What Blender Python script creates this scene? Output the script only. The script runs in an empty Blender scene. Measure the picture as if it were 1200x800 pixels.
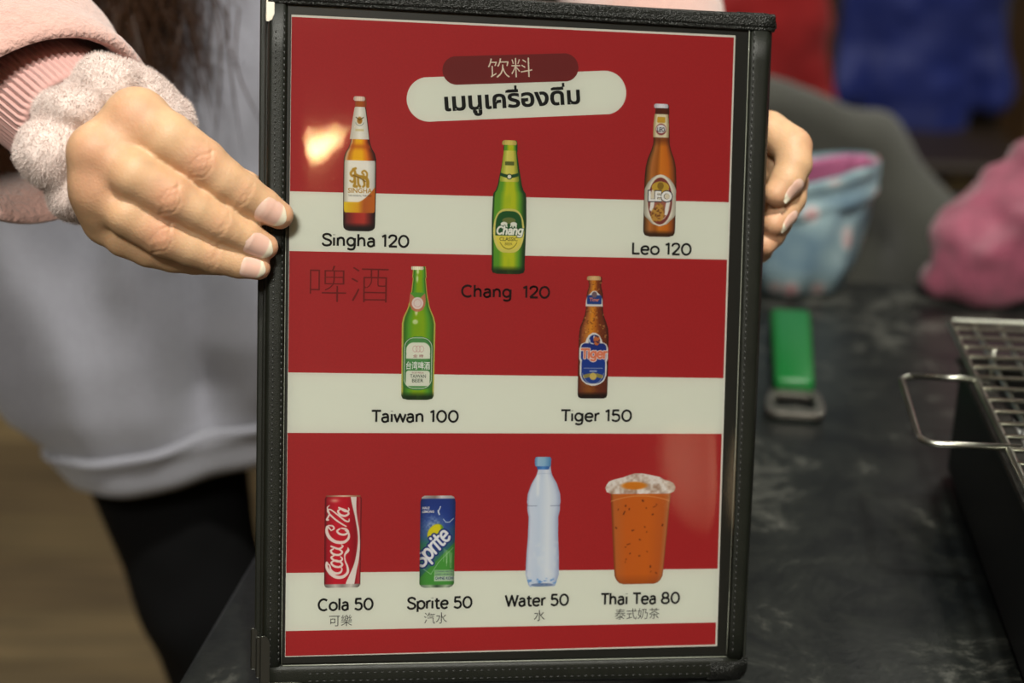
import bpy, bmesh, math, random
import numpy as np
from mathutils import Vector, Matrix
random.seed(4); rng = np.random.default_rng(4)
SC = bpy.context.scene; COL = SC.collection
# ------------------------------------------------------------------ camera
PITCH = math.radians(21.6); CAMZ = 1.155
cam = bpy.data.cameras.new('camera'); cam.lens = 48; cam.sensor_width = 36; cam.clip_start = .02
cam.dof.use_dof = True; cam.dof.focus_distance = .628; cam.dof.aperture_fstop = 4.4
camo = bpy.data.objects.new('camera', cam); camo.location = (0, 0, CAMZ)
camo.rotation_euler = (math.pi/2-PITCH, 0, 0); COL.objects.link(camo); SC.camera = camo
# ------------------------------------------------------------------ world, light, exposure
W = bpy.data.worlds.new('world'); SC.world = W; W.use_nodes = True
W.node_tree.nodes['Background'].inputs[0].default_value = (.5, .55, .6, 1)
W.node_tree.nodes['Background'].inputs[1].default_value = .05
SC.view_settings.view_transform = 'Standard'; SC.view_settings.look = 'None'
SC.view_settings.exposure = 0.10; SC.view_settings.gamma = 1; SC.view_settings.use_curve_mapping = False
def area(name, loc, size, power, col, rot=(0, 0, 0), sy=None):
    l = bpy.data.lights.new(name, 'AREA'); l.energy = power; l.color = col; l.size = size
    if sy: l.shape = 'RECTANGLE'; l.size_y = sy
    o = bpy.data.objects.new(name, l); o.location = loc; o.rotation_euler = rot; COL.objects.link(o); return o
WARM = (1.0, .98, .88)
LAMPS = [(.24, -.15, 2.66, 46, .13), (-.35, -1.45, 2.66, 60, .5), (-.9, 1.75, 2.66, 12, .6), (1.3, 2.1, 2.66, 16, .6), (-1.6, 4.0, 2.66, 6, .6)]  # second entry is a fill added behind the camera to brighten the menu
for x, y, z, p, s in LAMPS:
    area('ceiling_light_glow', (x, y, z-.035), s, p, WARM)
# ------------------------------------------------------------------ helpers
def lin(c):
    c = np.asarray(c, float); return np.where(c <= .04045, c/12.92, ((c+.055)/1.055)**2.4)
def rgb(r, g, b): return tuple(float(v) for v in lin(np.array([r, g, b])/255.))+(1,)
def link(name, me, parent=None, mat=None, smooth=True):
    o = bpy.data.objects.new(name, me); COL.objects.link(o)
    if parent is not None: o.parent = parent
    if mat is not None and not me.materials: me.materials.append(mat)
    if smooth: me.polygons.foreach_set('use_smooth', [True]*len(me.polygons))
    return o
def mesh_np(name, V, F, cols=None):
    me = bpy.data.meshes.new(name); V = np.asarray(V, np.float32); F = np.asarray(F, np.int32)
    k = F.shape[1]
    me.vertices.add(len(V)); me.vertices.foreach_set('co', V.ravel())
    me.loops.add(F.size); me.loops.foreach_set('vertex_index', F.ravel())
    me.polygons.add(len(F)); me.polygons.foreach_set('loop_start', np.arange(0, F.size, k, dtype=np.int32))
    me.update(calc_edges=True)
    if cols is not None:
        a = me.color_attributes.new('Col', 'FLOAT_COLOR', 'POINT')
        a.data.foreach_set('color', np.concatenate([cols, np.ones((len(V), 1))], 1).astype(np.float32).ravel())
    return me
def empty(name, loc=(0, 0, 0), rot=None, label=None, cat=None, group=None):
    o = bpy.data.objects.new(name, None); COL.objects.link(o); o.location = loc; o.empty_display_size = .05
    if rot is not None: o.rotation_euler = rot
    if label: o['label'] = label
    if cat: o['category'] = cat
    if group: o['group'] = group
    return o
def tag(o, label=None, cat=None, kind=None, group=None):
    if label: o['label'] = label
    if cat: o['category'] = cat
    if kind: o['kind'] = kind
    if group: o['group'] = group
    return o
class NT:
    def __init__(s, name):
        s.m = bpy.data.materials.new(name); s.m.use_nodes = True; s.t = s.m.node_tree
        s.b = s.t.nodes['Principled BSDF']; s.out = s.t.nodes['Material Output']
    def n(s, typ, **kw):
        x = s.t.nodes.new(typ)
        for k, v in kw.items():
            if hasattr(x, k): setattr(x, k, v)
            else: x.inputs[k.replace('_', ' ')].default_value = v
        return x
    def l(s, a, b): s.t.links.new(a, b)
    def set(s, **kw):
        for k, v in kw.items(): s.b.inputs[k.replace('_', ' ')].default_value = v
def material(name, col, rough=.5, metal=0, noise=None, bump=None, sheen=0, coat=0, sss=0, vcol=False, emit=None, spec=.5):
    """noise=(scale, dark factor, detail); bump=(scale, strength, distance[, kind])"""
    N = NT(name); N.set(Base_Color=col, Roughness=rough, Metallic=metal)
    N.b.inputs['Specular IOR Level'].default_value = spec
    if sheen: N.set(Sheen_Weight=sheen, Sheen_Roughness=.6)
    if coat: N.set(Coat_Weight=coat, Coat_Roughness=.1)
    if sss:
        N.b.inputs['Subsurface Weight'].default_value = sss; N.b.inputs['Subsurface Radius'].default_value = (.010, .004, .002)
        N.b.inputs['Subsurface Scale'].default_value = .6
    tc = N.n('ShaderNodeTexCoord')
    src = None
    if vcol:
        a = N.n('ShaderNodeVertexColor', layer_name='Col'); src = a.outputs[0]
    if noise:
        t = N.n('ShaderNodeTexNoise', Scale=noise[0], Detail=noise[2] if len(noise) > 2 else 3)
        N.l(tc.outputs['Object'], t.inputs['Vector'])
        r = N.n('ShaderNodeMapRange'); r.inputs[1].default_value = .3; r.inputs[2].default_value = .7
        r.inputs[3].default_value = noise[1]; r.inputs[4].default_value = 1
        N.l(t.outputs[0], r.inputs[0])
        mx = N.n('ShaderNodeMix', data_type='RGBA', blend_type='MULTIPLY'); mx.inputs[0].default_value = 1
        if src is None: mx.inputs[6].default_value = col
        else: N.l(src, mx.inputs[6])
        N.l(r.outputs[0], mx.inputs[7]); src = mx.outputs[2]
    if src is not None: N.l(src, N.b.inputs['Base Color'])
    if bump:
        kind = bump[3] if len(bump) > 3 else 'noise'
        if kind == 'noise':
            t = N.n('ShaderNodeTexNoise', Scale=bump[0], Detail=4); o = t.outputs[0]
        else:
            t = N.n('ShaderNodeTexVoronoi', Scale=bump[0]); o = t.outputs['Distance']
        N.l(tc.outputs['Object'], t.inputs['Vector'])
        bp = N.n('ShaderNodeBump', Strength=bump[1], Distance=bump[2]); N.l(o, bp.inputs['Height']); N.l(bp.outputs[0], N.b.inputs['Normal'])
    if emit:
        N.b.inputs['Emission Color'].default_value = emit[0]; N.b.inputs['Emission Strength'].default_value = emit[1]
    return N.m
def box_bm(bm, x0, x1, y0, y1, z0, z1, bev=0, seg=2, mtx=None):
    r = bmesh.ops.create_cube(bm, size=1); vs = r['verts']
    for v in vs: v.co = Vector(((x0+x1)/2+v.co.x*(x1-x0), (y0+y1)/2+v.co.y*(y1-y0), (z0+z1)/2+v.co.z*(z1-z0)))
    if bev:
        es = list({e for v in vs for e in v.link_edges})
        r = bmesh.ops.bevel(bm, geom=es, offset=bev, segments=seg, affect='EDGES', profile=.5); vs = r['verts']
    if mtx: bmesh.ops.transform(bm, matrix=mtx, verts=list({v for v in vs}))
    return vs
def box(name, parent, mat, x0, x1, y0, y1, z0, z1, bev=0, seg=2, smooth=False):
    bm = bmesh.new(); box_bm(bm, x0, x1, y0, y1, z0, z1, bev, seg); me = bpy.data.meshes.new(name); bm.to_mesh(me); bm.free()
    return link(name, me, parent, mat, smooth)
def catmull(P, n=8, closed=False):
    P = np.asarray(P, float); m = len(P)
    if m < 3: return P
    out = []
    for i in range(m if closed else m-1):
        p1, p2 = P[i], P[(i+1) % m]
        p0 = P[i-1] if (i > 0 or closed) else 2*p1-p2
        p3 = P[(i+2) % m] if (i+2 < m or closed) else 2*p2-p1
        for t in np.arange(n)/n:
            out.append(.5*((2*p1)+(-p0+p2)*t+(2*p0-5*p1+4*p2-p3)*t*t+(-p0+3*p1-3*p2+p3)*t**3))
    if not closed: out.append(P[-1])
    return np.array(out)
def tube_geo(P, R, seg=8, closed=False, capped=True):
    P = np.asarray(P, float); n = len(P); R = np.broadcast_to(np.asarray(R, float), (n,))
    T = np.gradient(P, axis=0) if not closed else (np.roll(P, -1, 0)-np.roll(P, 1, 0))
    T /= np.linalg.norm(T, axis=1)[:, None]+1e-12
    u = np.cross(T[0], [0, 0, 1.]);
    if np.linalg.norm(u) < .2: u = np.cross(T[0], [0, 1., 0])
    u /= np.linalg.norm(u); V = []
    for i in range(n):
        u = u-T[i]*(u@T[i]); u /= np.linalg.norm(u); w = np.cross(T[i], u)
        a = np.arange(seg)*2*math.pi/seg
        V.append(P[i]+R[i]*(np.cos(a)[:, None]*u+np.sin(a)[:, None]*w))
    V = np.concatenate(V); F = []
    for i in range(n if closed else n-1):
        j = (i+1) % n
        for k in range(seg):
            k2 = (k+1) % seg; F.append((i*seg+k, i*seg+k2, j*seg+k2, j*seg+k))
    if capped and not closed:
        c0 = len(V); V = np.concatenate([V, [P[0]], [P[-1]]])
        for k in range(seg):
            k2 = (k+1) % seg; F.append((k2, k, c0, c0)); F.append(((n-1)*seg+k, (n-1)*seg+k2, c0+1, c0+1))
    return V, F
def faces_mesh(name, V, F):
    me = bpy.data.meshes.new(name)
    me.from_pydata([tuple(v) for v in V], [], [tuple(dict.fromkeys(f)) for f in F]); me.update(); return me
def tube(name, parent, mat, P, R, seg=8, closed=False):
    V, F = tube_geo(P, R, seg, closed); return link(name, faces_mesh(name, V, F), parent, mat)
def loft(rings, closed_u=True):
    """rings (n,m,3) -> V,F"""
    rings = np.asarray(rings); n, m = rings.shape[:2]; V = rings.reshape(-1, 3); F = []
    i, k = np.meshgrid(np.arange(n-1), np.arange(m if closed_u else m-1), indexing='ij'); k2 = (k+1) % m
    F = np.stack([i*m+k, i*m+k2, (i+1)*m+k2, (i+1)*m+k], -1).reshape(-1, 4)
    return V, F
# value noise (numpy) for geometry relief
_perm = rng.random((32, 32, 32)).astype(np.float32)
def vnoise(P, s):
    q = np.asarray(P)*s; i = np.floor(q).astype(int); f = q-i; f = f*f*(3-2*f); r = 0
    for a in (0, 1):
        for b in (0, 1):
            for c in (0, 1):
                w = (f[..., 0] if a else 1-f[..., 0])*(f[..., 1] if b else 1-f[..., 1])*(f[..., 2] if c else 1-f[..., 2])
                r = r+w*_perm[(i[..., 0]+a) % 32, (i[..., 1]+b) % 32, (i[..., 2]+c) % 32]
    return r*2-1
# signed-distance modelling -> surface nets
class SDF:
    def __init__(s, lo, hi, h, axes=None):
        if axes is None:
            lo = np.array(lo, float); n = np.ceil((np.array(hi)-lo)/h).astype(int)+1
            axes = [lo[i]+h*np.arange(n[i]) for i in range(3)]
        s.ax = [np.asarray(a, float) for a in axes]; s.h = h; s.n = np.array([len(a) for a in s.ax])
        s.F = np.full(s.n, 1e3, np.float32)
    def _sub(s, lo, hi, mg):
        a = [max(int(np.searchsorted(s.ax[i], lo[i]-mg))-2, 0) for i in range(3)]; b = [min(int(np.searchsorted(s.ax[i], hi[i]+mg))+2, s.n[i]) for i in range(3)]
        if any(b[i] <= a[i] for i in range(3)): return None
        ax = [s.ax[i][a[i]:b[i]].astype(np.float32) for i in range(3)]
        return (slice(a[0], b[0]), slice(a[1], b[1]), slice(a[2], b[2])), np.stack(np.meshgrid(*ax, indexing='ij'), -1).astype(np.float32)
    def _merge(s, sl, d, k):
        A = s.F[sl]
        if k > 0:
            h = np.maximum(k-np.abs(A-d), 0)/k; s.F[sl] = np.minimum(A, d)-h*h*k*.25
        else: s.F[sl] = np.minimum(A, d)
    def cap(s, a, b, ra, rb, k=4, flat=None):
        """tapered capsule; flat=(unit vector, factor>1): squashes the section along the vector"""
        a = np.array(a, np.float32); b = np.array(b, np.float32); R = max(ra, rb)
        r = s._sub(np.minimum(a, b)-R, np.maximum(a, b)+R, k*1.5+2*s.h)
        if r is None: return
        sl, P = r; ab = b-a; t = np.clip(((P-a)@ab)/max(float(ab@ab), 1e-9), 0, 1)
        q = P-a-t[..., None]*ab; rr = ra+(rb-ra)*t
        if flat is not None:
            f = np.array(flat[0], np.float32); f /= np.linalg.norm(f); c = q@f
            q = q+(c*(flat[1]-1))[..., None]*f
            d = np.linalg.norm(q, axis=-1)-rr; d = d/np.where(d > 0, 1, 1)
        else: d = np.linalg.norm(q, axis=-1)-rr
        s._merge(sl, d, k)
    def chain(s, J, k=4, kin=None, flat=None):
        for i in range(len(J)-1):
            s.cap(J[i][:3], J[i+1][:3], J[i][3], J[i+1][3], k if i == 0 or kin is None else kin, flat)
    def chain_own(s, J, k, kin):
        """build a chain on its own and merge it once, so that neighbours stay apart"""
        P = np.array([j[:3] for j in J], float); R = max(j[3] for j in J); sl, _ = s._sub(P.min(0)-R, P.max(0)+R, 3*k+3*s.h)
        o = SDF(0, 0, s.h, [s.ax[i][sl[i]] for i in range(3)])
        for i in range(len(J)-1): o.cap(J[i][:3], J[i+1][:3], J[i][3], J[i+1][3], kin)
        s._merge(sl, o.F, k)
    def ell(s, c, r, k=4, M=None):
        c = np.array(c, np.float32); r = np.array(r, np.float32); R = float(r.max())
        u = s._sub(c-R, c+R, k*1.5+2*s.h)
        if u is None: return
        sl, P = u; q = P-c
        if M is not None: q = q@np.array(M, np.float32).T
        k0 = np.linalg.norm(q/r, axis=-1); k1 = np.linalg.norm(q/(r*r), axis=-1)+1e-9
        s._merge(sl, k0*(k0-1)/k1, k)
    def sample(s, P):
        P = np.asarray(P); q = np.stack([np.interp(P[..., k], s.ax[k], np.arange(s.n[k])) for k in range(3)], -1); i = np.clip(np.floor(q).astype(int), 0, s.n-2); f = q-i; r = 0
        for a in (0, 1):
            for b in (0, 1):
                for c in (0, 1):
                    w = (f[..., 0] if a else 1-f[..., 0])*(f[..., 1] if b else 1-f[..., 1])*(f[..., 2] if c else 1-f[..., 2])
                    r = r+w*s.F[i[..., 0]+a, i[..., 1]+b, i[..., 2]+c]
        return r
    def grad(s, P, e=None):
        e = e or s.h*1.2; P = np.asarray(P, float); g = np.zeros_like(P)
        for a in range(3):
            d = np.zeros(3); d[a] = e; g[..., a] = s.sample(P+d)-s.sample(P-d)
        return g/(np.linalg.norm(g, axis=-1, keepdims=True)+1e-9)
    def mesh(s):
        F = s.F; n = s.n; ins = F < 0
        cnt = np.zeros(n-1, np.int8); 
        for a in (0, 1):
            for b in (0, 1):
                for c in (0, 1): cnt += ins[a:n[0]-1+a, b:n[1]-1+b, c:n[2]-1+c]
        act = (cnt > 0) & (cnt < 8); idx = np.full(n-1, -1, np.int64); I = np.argwhere(act); idx[act] = np.arange(len(I))
        acc = np.zeros((len(I), 3)); w = np.zeros(len(I))
        cs = [(a, b, c) for a in (0, 1) for b in (0, 1) for c in (0, 1)]
        for p in cs:
            for ax in range(3):
                if p[ax]: continue
                q = list(p); q[ax] = 1
                f0 = F[I[:, 0]+p[0], I[:, 1]+p[1], I[:, 2]+p[2]]; f1 = F[I[:, 0]+q[0], I[:, 1]+q[1], I[:, 2]+q[2]]
                cr = (f0 < 0) != (f1 < 0); t = np.where(cr, f0/np.where(cr, f0-f1, 1), 0)
                v = np.array(p, float)[None, :].repeat(len(I), 0); v[:, ax] += t
                acc += v*cr[:, None]; w += cr
        V = I+acc/w[:, None]; V = np.stack([np.interp(V[:, k], np.arange(n[k]), s.ax[k]) for k in range(3)], 1); Q = []
        for ax in range(3):
            b, c = (ax+1) % 3, (ax+2) % 3
            sl0 = [slice(None)]*3; sl1 = [slice(None)]*3; sl0[ax] = slice(0, -1); sl1[ax] = slice(1, None)
            A = ins[tuple(sl0)]; B = ins[tuple(sl1)]; E = np.argwhere(A != B)
            ok = (E[:, b] > 0) & (E[:, c] > 0) & (E[:, b] < n[b]-1) & (E[:, c] < n[c]-1); E = E[ok]
            flip = A[E[:, 0], E[:, 1], E[:, 2]]
            def id_(db, dc):
                e = E.copy(); e[:, b] -= db; e[:, c] -= dc; return idx[e[:, 0], e[:, 1], e[:, 2]]
            q = np.stack([id_(1, 1), id_(0, 1), id_(0, 0), id_(1, 0)], 1)
            q[~flip] = q[~flip][:, ::-1]; Q.append(q)
        return V, np.concatenate(Q)
def smooth_np(V, F, it=2, lam=.5):
    n = len(V); E = np.concatenate([F[:, [0, 1]], F[:, [1, 2]], F[:, [2, 3]], F[:, [3, 0]]]); V = V.copy()
    deg = np.bincount(E.ravel(), minlength=n).astype(float)
    for _ in range(it):
        S = np.stack([np.bincount(E[:, 0], V[E[:, 1], a], n)+np.bincount(E[:, 1], V[E[:, 0], a], n) for a in range(3)], 1)
        V += lam*(S/deg[:, None]-V)
    return V
# ------------------------------------------------------------------ materials
M = {}
M['leather'] = material('black_leather', (.008, .009, .006, 1), .42, spec=.3, bump=(2600, .22, .0004, 'voronoi'), noise=(60, .7))
M['leather_trim'] = material('black_grained_leather', (.007, .0075, .006, 1), .38, spec=.4, bump=(1500, 1.0, .0005, 'voronoi'))
M['thread'] = material('black_thread', (.009, .009, .008, 1), .5)
M['backing'] = material('black_backing', (.010, .011, .008, 1), .5)
M['metal'] = material('polished_steel', (.62, .62, .58, 1), .25, 1)
M['steel_dark_reflection'] = material('steel_dark_reflection', (.17, .175, .16, 1), .28, 1)  # clip steel with the dark surroundings it reflects put into its colour
M['dark_metal'] = material('dull_steel', (.30, .28, .25, 1), .42, 1, noise=(90, .7))
M['print'] = material('printed_ink', (1, 1, 1, 1), .6, vcol=True, spec=.25)
def ink(name, c): return material(name, rgb(*c), .6, spec=.25)
M['paper'] = ink('white_card', (236, 236, 226)); M['red'] = material('red_ink', rgb(180, 40, 44), .6, noise=(900, .93, 2), spec=.25)
M['band'] = ink('cream_ink', (228, 231, 219)); M['maroon'] = ink('maroon_ink', (120, 38, 38))
M['black'] = ink('black_ink', (14, 16, 15)); M['cream'] = ink('pale_ink', (238, 226, 205)); M['darkred'] = ink('dark_red_ink', (118, 24, 24))
M['chang_ink'] = ink('deep_black_ink', (40, 12, 14))
# ------------------------------------------------------------------ setting
RX0, RX1, RY0, RY1, RH = -2.9, 3.4, -2.6, 5.2, 2.7
M['wall'] = material('dark_painted_wall', (.10, .085, .06, 1), .7, noise=(3, .8), bump=(60, .1, .002))
M['wood_wall'] = material('warm_wood_wall', (.06, .045, .03, 1), .5, noise=(9, .6))
M['ceil'] = material('dark_ceiling', (.16, .15, .13, 1), .8, noise=(4, .9))
M['plank'] = None
def struct(name, mat, *a):
    o = box(name, None, mat, *a); o['kind'] = 'structure'; return o
floor = struct('floor', material('floor_screed', (.05, .04, .02, 1), .7, noise=(5, .8)), RX0, RX1, RY0, RY1, -.06, -.008)
struct('ceiling', M['ceil'], RX0, RX1, RY0, RY1, RH, RH+.1)
struct('wall_left', M['wall'], RX0-.1, RX0, RY0-.1, RY1+.1, -.06, RH)
struct('wall_right', M['wall'], RX1, RX1+.1, RY0-.1, RY1+.1, -.06, RH)
struct('wall_back', M['wall'], RX0, RX1, RY1, RY1+.1, -.06, RH)
struct('wall_front', M['wood_wall'], RX0, RX1, RY0-.1, RY0, -.06, RH)
for nm, a in dict(baseboard_left=(RX0, RX0+.015, RY0, RY1, 0, .09), baseboard_right=(RX1-.015, RX1, RY0, RY1, 0, .09), baseboard_back=(RX0+.015, RX1-.015, RY1-.015, RY1, 0, .09)).items():
    struct(nm, M['wood_wall'], *a)
def plank_mat(i, c):
    N = NT('floor_plank_wood'); N.set(Roughness=.5)
    tc = N.n('ShaderNodeTexCoord'); mp = N.n('ShaderNodeMapping'); mp.inputs['Scale'].default_value = (2.5, 26, 26); mp.inputs['Location'].default_value = (i*3.1, i, 0)
    t = N.n('ShaderNodeTexNoise', Scale=1.5, Detail=5); N.l(tc.outputs['Object'], mp.inputs[0]); N.l(mp.outputs[0], t.inputs['Vector'])
    cr = N.n('ShaderNodeValToRGB'); cr.color_ramp.elements[0].color = tuple(v*.6 for v in c)+(1,); cr.color_ramp.elements[1].color = tuple(v*1.3 for v in c)+(1,)
    cr.color_ramp.elements[0].position = .3; cr.color_ramp.elements[1].position = .7
    N.l(t.outputs[0], cr.inputs[0]); N.l(cr.outputs[0], N.b.inputs['Base Color']); return N.m
pm = [plank_mat(0, (.17, .115, .05)), plank_mat(1, (.145, .095, .042)), plank_mat(2, (.19, .13, .058))]
pmesh = []
for i in range(3):
    bm = bmesh.new(); box_bm(bm, -.598, .598, -.0735, .0735, -.008, 0, .0015, 1); me = bpy.data.meshes.new('plank'); bm.to_mesh(me); bm.free(); me.materials.append(pm[i]); pmesh.append(me)
y = .68; r = 0
while y < 4.6:
    x = RX0+.62+(r*.43) % .6
    while x < 2.7 and not (y > 2.6 and x > 2.4):
        o = bpy.data.objects.new('plank', pmesh[random.randrange(3)]); o.location = (x, y, 0); o.parent = floor; COL.objects.link(o); x += 1.2
    y += .15; r += 1
# ceiling lamps
M['lampbody'] = material('white_lamp_metal', (.7, .7, .68, 1), .4)
M['glow'] = material('lamp_diffuser', (.9, .9, .85, 1), .5, emit=((1, .95, .8, 1), 1.5))
spots = ['nearest the hand holding the menu', 'added as front fill near the wood clad wall', 'above the wooden floor left of the table', 'above the seats at the right', 'farthest to the left near the back wall']
for i, (x, y, z, p, s) in enumerate(LAMPS):
    t = empty('ceiling_lamp', (x, y, RH), label='square white ceiling panel lamp, the one '+spots[i], cat='lamp', group='ceiling lamps')
    bm = bmesh.new()
    for a in ((-s/2-.03, s/2+.03, -s/2-.03, -s/2), (-s/2-.03, s/2+.03, s/2, s/2+.03), (-s/2-.03, -s/2, -s/2, s/2), (s/2, s/2+.03, -s/2, s/2)): box_bm(bm, *a, -.06, 0)
    me = bpy.data.meshes.new('frame'); bm.to_mesh(me); bm.free(); link('frame', me, t, M['lampbody'], False)
    box('diffuser', t, M['glow'], -s/2, s/2, -s/2, s/2, -.03, -.001)
# wall lamps on the wall behind the camera (reflected in the plastic; the low amber one is added for its orange reflection)
def wall_lamp(x, z, power, label, rad=.035, long=.10, tilt=0):
    t = empty('wall_lamp', (x, RY0, z), label=label, cat='lamp')
    bm = bmesh.new(); bmesh.ops.create_cone(bm, cap_ends=True, segments=24, radius1=.05, radius2=.05, depth=.02, matrix=Matrix.Translation((0, .01, 0)) @ Matrix.Rotation(math.pi/2, 4, 'X'))
    box_bm(bm, -.008, .008, .015, .10, -.008, .008)
    me = bpy.data.meshes.new('bracket'); bm.to_mesh(me); bm.free(); link('bracket', me, t, M['dark_metal'], False)
    s = np.linspace(-1, 1, 13); P = np.stack([s*long*math.sin(tilt), np.full(13, .12), s*long*math.cos(tilt)], 1); R = rad*np.sqrt(np.clip(1-s**4, .02, 1))
    tube('bulb', t, material('warm_bulb', (.9, .8, .6, 1), .4, emit=((1, .62, .28, 1), power)), P, R, 14)
wall_lamp(.445, 2.24, 140, 'bare warm tube lamp high on the wood clad wall', .014, .12, .95)
wall_lamp(1.55, 1.25, .9, 'large dim amber glow added low on the wood clad wall for an orange reflection', .11, .16, .3)

# ------------------------------------------------------------------ table
TD = Vector((.131, .991, 0)).normalized(); TX = Vector((TD.y, -TD.x, 0)); TZ = .75
tang = math.atan2(-TD.x, TD.y)
tbl0 = Vector((-.1652, .5649, 0)) - TD*.42            # near left corner
N = NT('dark_marble'); tc = N.n('ShaderNodeTexCoord')
n1 = N.n('ShaderNodeTexNoise', Scale=16, Detail=14, Distortion=.5); n1.inputs['Roughness'].default_value = .80
n2 = N.n('ShaderNodeTexNoise', Scale=3.0, Detail=3, Distortion=.6)
N.l(tc.outputs['Object'], n1.inputs['Vector']); N.l(tc.outputs['Object'], n2.inputs['Vector'])
cr = N.n('ShaderNodeValToRGB'); e = cr.color_ramp.elements; e[0].position = .40; e[0].color = (.004, .005, .0055, 1); e[1].position = .72; e[1].color = (.12, .12, .105, 1)
x_ = cr.color_ramp.elements.new(.55); x_.color = (.013, .0145, .013, 1)
mul = N.n('ShaderNodeMath', operation='MULTIPLY_ADD'); N.l(n2.outputs[0], mul.inputs[0]); mul.inputs[1].default_value = .6; mul.inputs[2].default_value = -.31
ad = N.n('ShaderNodeMath', operation='ADD'); N.l(n1.outputs[0], ad.inputs[0]); N.l(mul.outputs[0], ad.inputs[1]); N.l(ad.outputs[0], cr.inputs[0])
N.l(cr.outputs[0], N.b.inputs['Base Color']); N.set(Roughness=.36)
n3 = N.n('ShaderNodeTexNoise', Scale=260, Detail=3); N.l(tc.outputs['Object'], n3.inputs['Vector']); bp = N.n('ShaderNodeBump', Strength=.25, Distance=.0006); N.l(n3.outputs[0], bp.inputs['Height']); N.l(bp.outputs[0], N.b.inputs['Normal'])
M['marble'] = N.m
TL, TWD = 1.08, 1.25
tb = empty('dining_table', tbl0, (0, 0, tang), 'black marble-patterned restaurant table under the menu and grill', 'table')
box('tabletop', tb, M['marble'], 0, TWD, 0, TL, TZ-.03, TZ, .0025, 2)
box('apron', tb, M['dark_metal'], .05, TWD-.05, .05, TL-.05, TZ-.075, TZ-.031, .003, 1)
for x, y in ((.07, .07), (TWD-.07, .07), (.07, TL-.07), (TWD-.07, TL-.07)): box('leg', tb, M['dark_metal'], x-.02, x+.02, y-.02, y+.02, 0, TZ-.075, .004, 1)
def tpt(x, y, z=0): return tbl0+TX*x+TD*y+Vector((0, 0, TZ+z))
# ------------------------------------------------------------------ menu holder
MT = Vector((-.1067, .5423, .7815)); m0 = Vector((.9878, .1409, -.0669)); m1 = Vector((.0203, .3087, .9509)); m2 = m0.cross(m1).normalized(); m1 = m2.cross(m0).normalized(); m0.normalize()
MW = Matrix(((m0.x, m1.x, m2.x, MT.x), (m0.y, m1.y, m2.y, MT.y), (m0.z, m1.z, m2.z, MT.z), (0, 0, 0, 1)))
menu = empty('menu_holder', label='black leather drinks menu book with a red and cream page, held upright', cat='menu'); menu.matrix_world = MW
S = .001                                               # everything below is in millimetres of the menu plane
X0, X1, Y0, Y1 = -10.5, 229.0, -14.0, 309.0
def mbox(name, mat, x0, x1, y0, y1, z0, z1, bev=0, seg=2, parent=None):
    return box(name, parent or menu, mat, x0*S, x1*S, y0*S, y1*S, z0*S, z1*S, bev*S, seg, False)
for i, (dx, dy, za, zb) in enumerate(((0, 0, -2.6, -.6), (-2.1, 3.0, -6.0, -3.4), (-4.6, 6.0, -9.6, -6.8))):
    o = mbox('leaf', M['backing'] if i == 0 else M['leather'], X0+dx+.8, X1-3, Y0+dy+1, Y1-2+dy*.2, za, zb, .8)
# leather borders with profile (pillow section)
def border(name, pts, wid, zb, h, mat, seg=9, bow=None):
    """padded strip: pts outer edge polyline (mm), wid = width vectors at the same points"""
    P = np.array(pts, float); Wd = np.array(wid, float); n = len(P); rings = []
    for i in range(n):
        t = np.linspace(0, 1, seg); prof = h*np.clip(1-np.abs(2*t-1)**4, 0, 1)**.5
        top = P[i][None]+Wd[i][None]*t[:, None]; top = np.concatenate([top, (zb+prof)[:, None]], 1)
        bot = np.concatenate([top[::-1, :2], np.full((seg, 1), zb-.6)], 1); rings.append(np.concatenate([top, bot]))
    V, F = loft(np.array(rings)*S); k = len(rings[0]); F = [tuple(f) for f in F]
    F.append(tuple(range(k))[::-1]); F.append(tuple((n-1)*k+j for j in range(k)))
    me = bpy.data.meshes.new(name); me.from_pydata([tuple(v) for v in V], [], F); me.update()
    o = link(name, me, menu, mat)
    return o
ys = np.linspace(Y0, Y1, 12)
border('left_border', [(X0, y) for y in ys], [(8.9, 0)]*12, -.4, 1.9, M['leather'])
# right border: wide rounded spine
yr = np.linspace(Y0+5, 301.5, 20); outer = lambda y: np.interp(y, (-16, 110, 302), (225.6, 228.2, 230.0)); inner = lambda y: np.interp(y, (-16, 110, 302), (215.2, 216.8, 217.2))
border('right_border', [(inner(y), y) for y in yr], [(outer(y)-inner(y)-1.5, 0) for y in yr], -.4, 2.1, M['leather'])
rings = []
for y in np.linspace(Y0+1, 305, 24):
    a = np.linspace(-math.pi/2, math.pi/2, 14); cx = outer(y)-5; rings.append(np.stack([cx+5*np.cos(a), np.full(14, y), -4.2+5.4*np.sin(a)], 1))
V, F = loft(np.array(rings)*S, False); link('spine', faces_mesh('spine', V, F), menu, M['leather'])
# top band: sags a little, two stitched rolls, wraps the spine corner
xt = np.linspace(X0, 229.5, 30)
topo = lambda x: 309.2-.9*((x-100)/130)**2+.4*np.sin(x/37); topi = lambda x: np.interp(x, (-10, 1.3, 110, 212, 230), (302.9, 302.8, 302.0, 300.9, 300.6))
border('top_border', [(x, topi(x)) for x in xt], [(0, topo(x)-topi(x)) for x in xt], .3, 2.5, M['leather_trim'])
border('top_piping', [(x, topi(x)-1.0) for x in xt], [(0, 2.2) for x in xt], .6, 1.5, M['leather_trim'])
xb = np.linspace(X0+1, 221, 28); boti = lambda x: np.interp(x, (-2, 214, 225), (-3.8, -5.3, -5.6)); boto = lambda x: np.interp(x, (-10, 214, 221), (-14.5, -17.0, -16.6))
border('bottom_border', [(x, boto(x)) for x in xb], [(0, boti(x)-boto(x)) for x in xb], -.2, 2.3, M['leather'])
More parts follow.
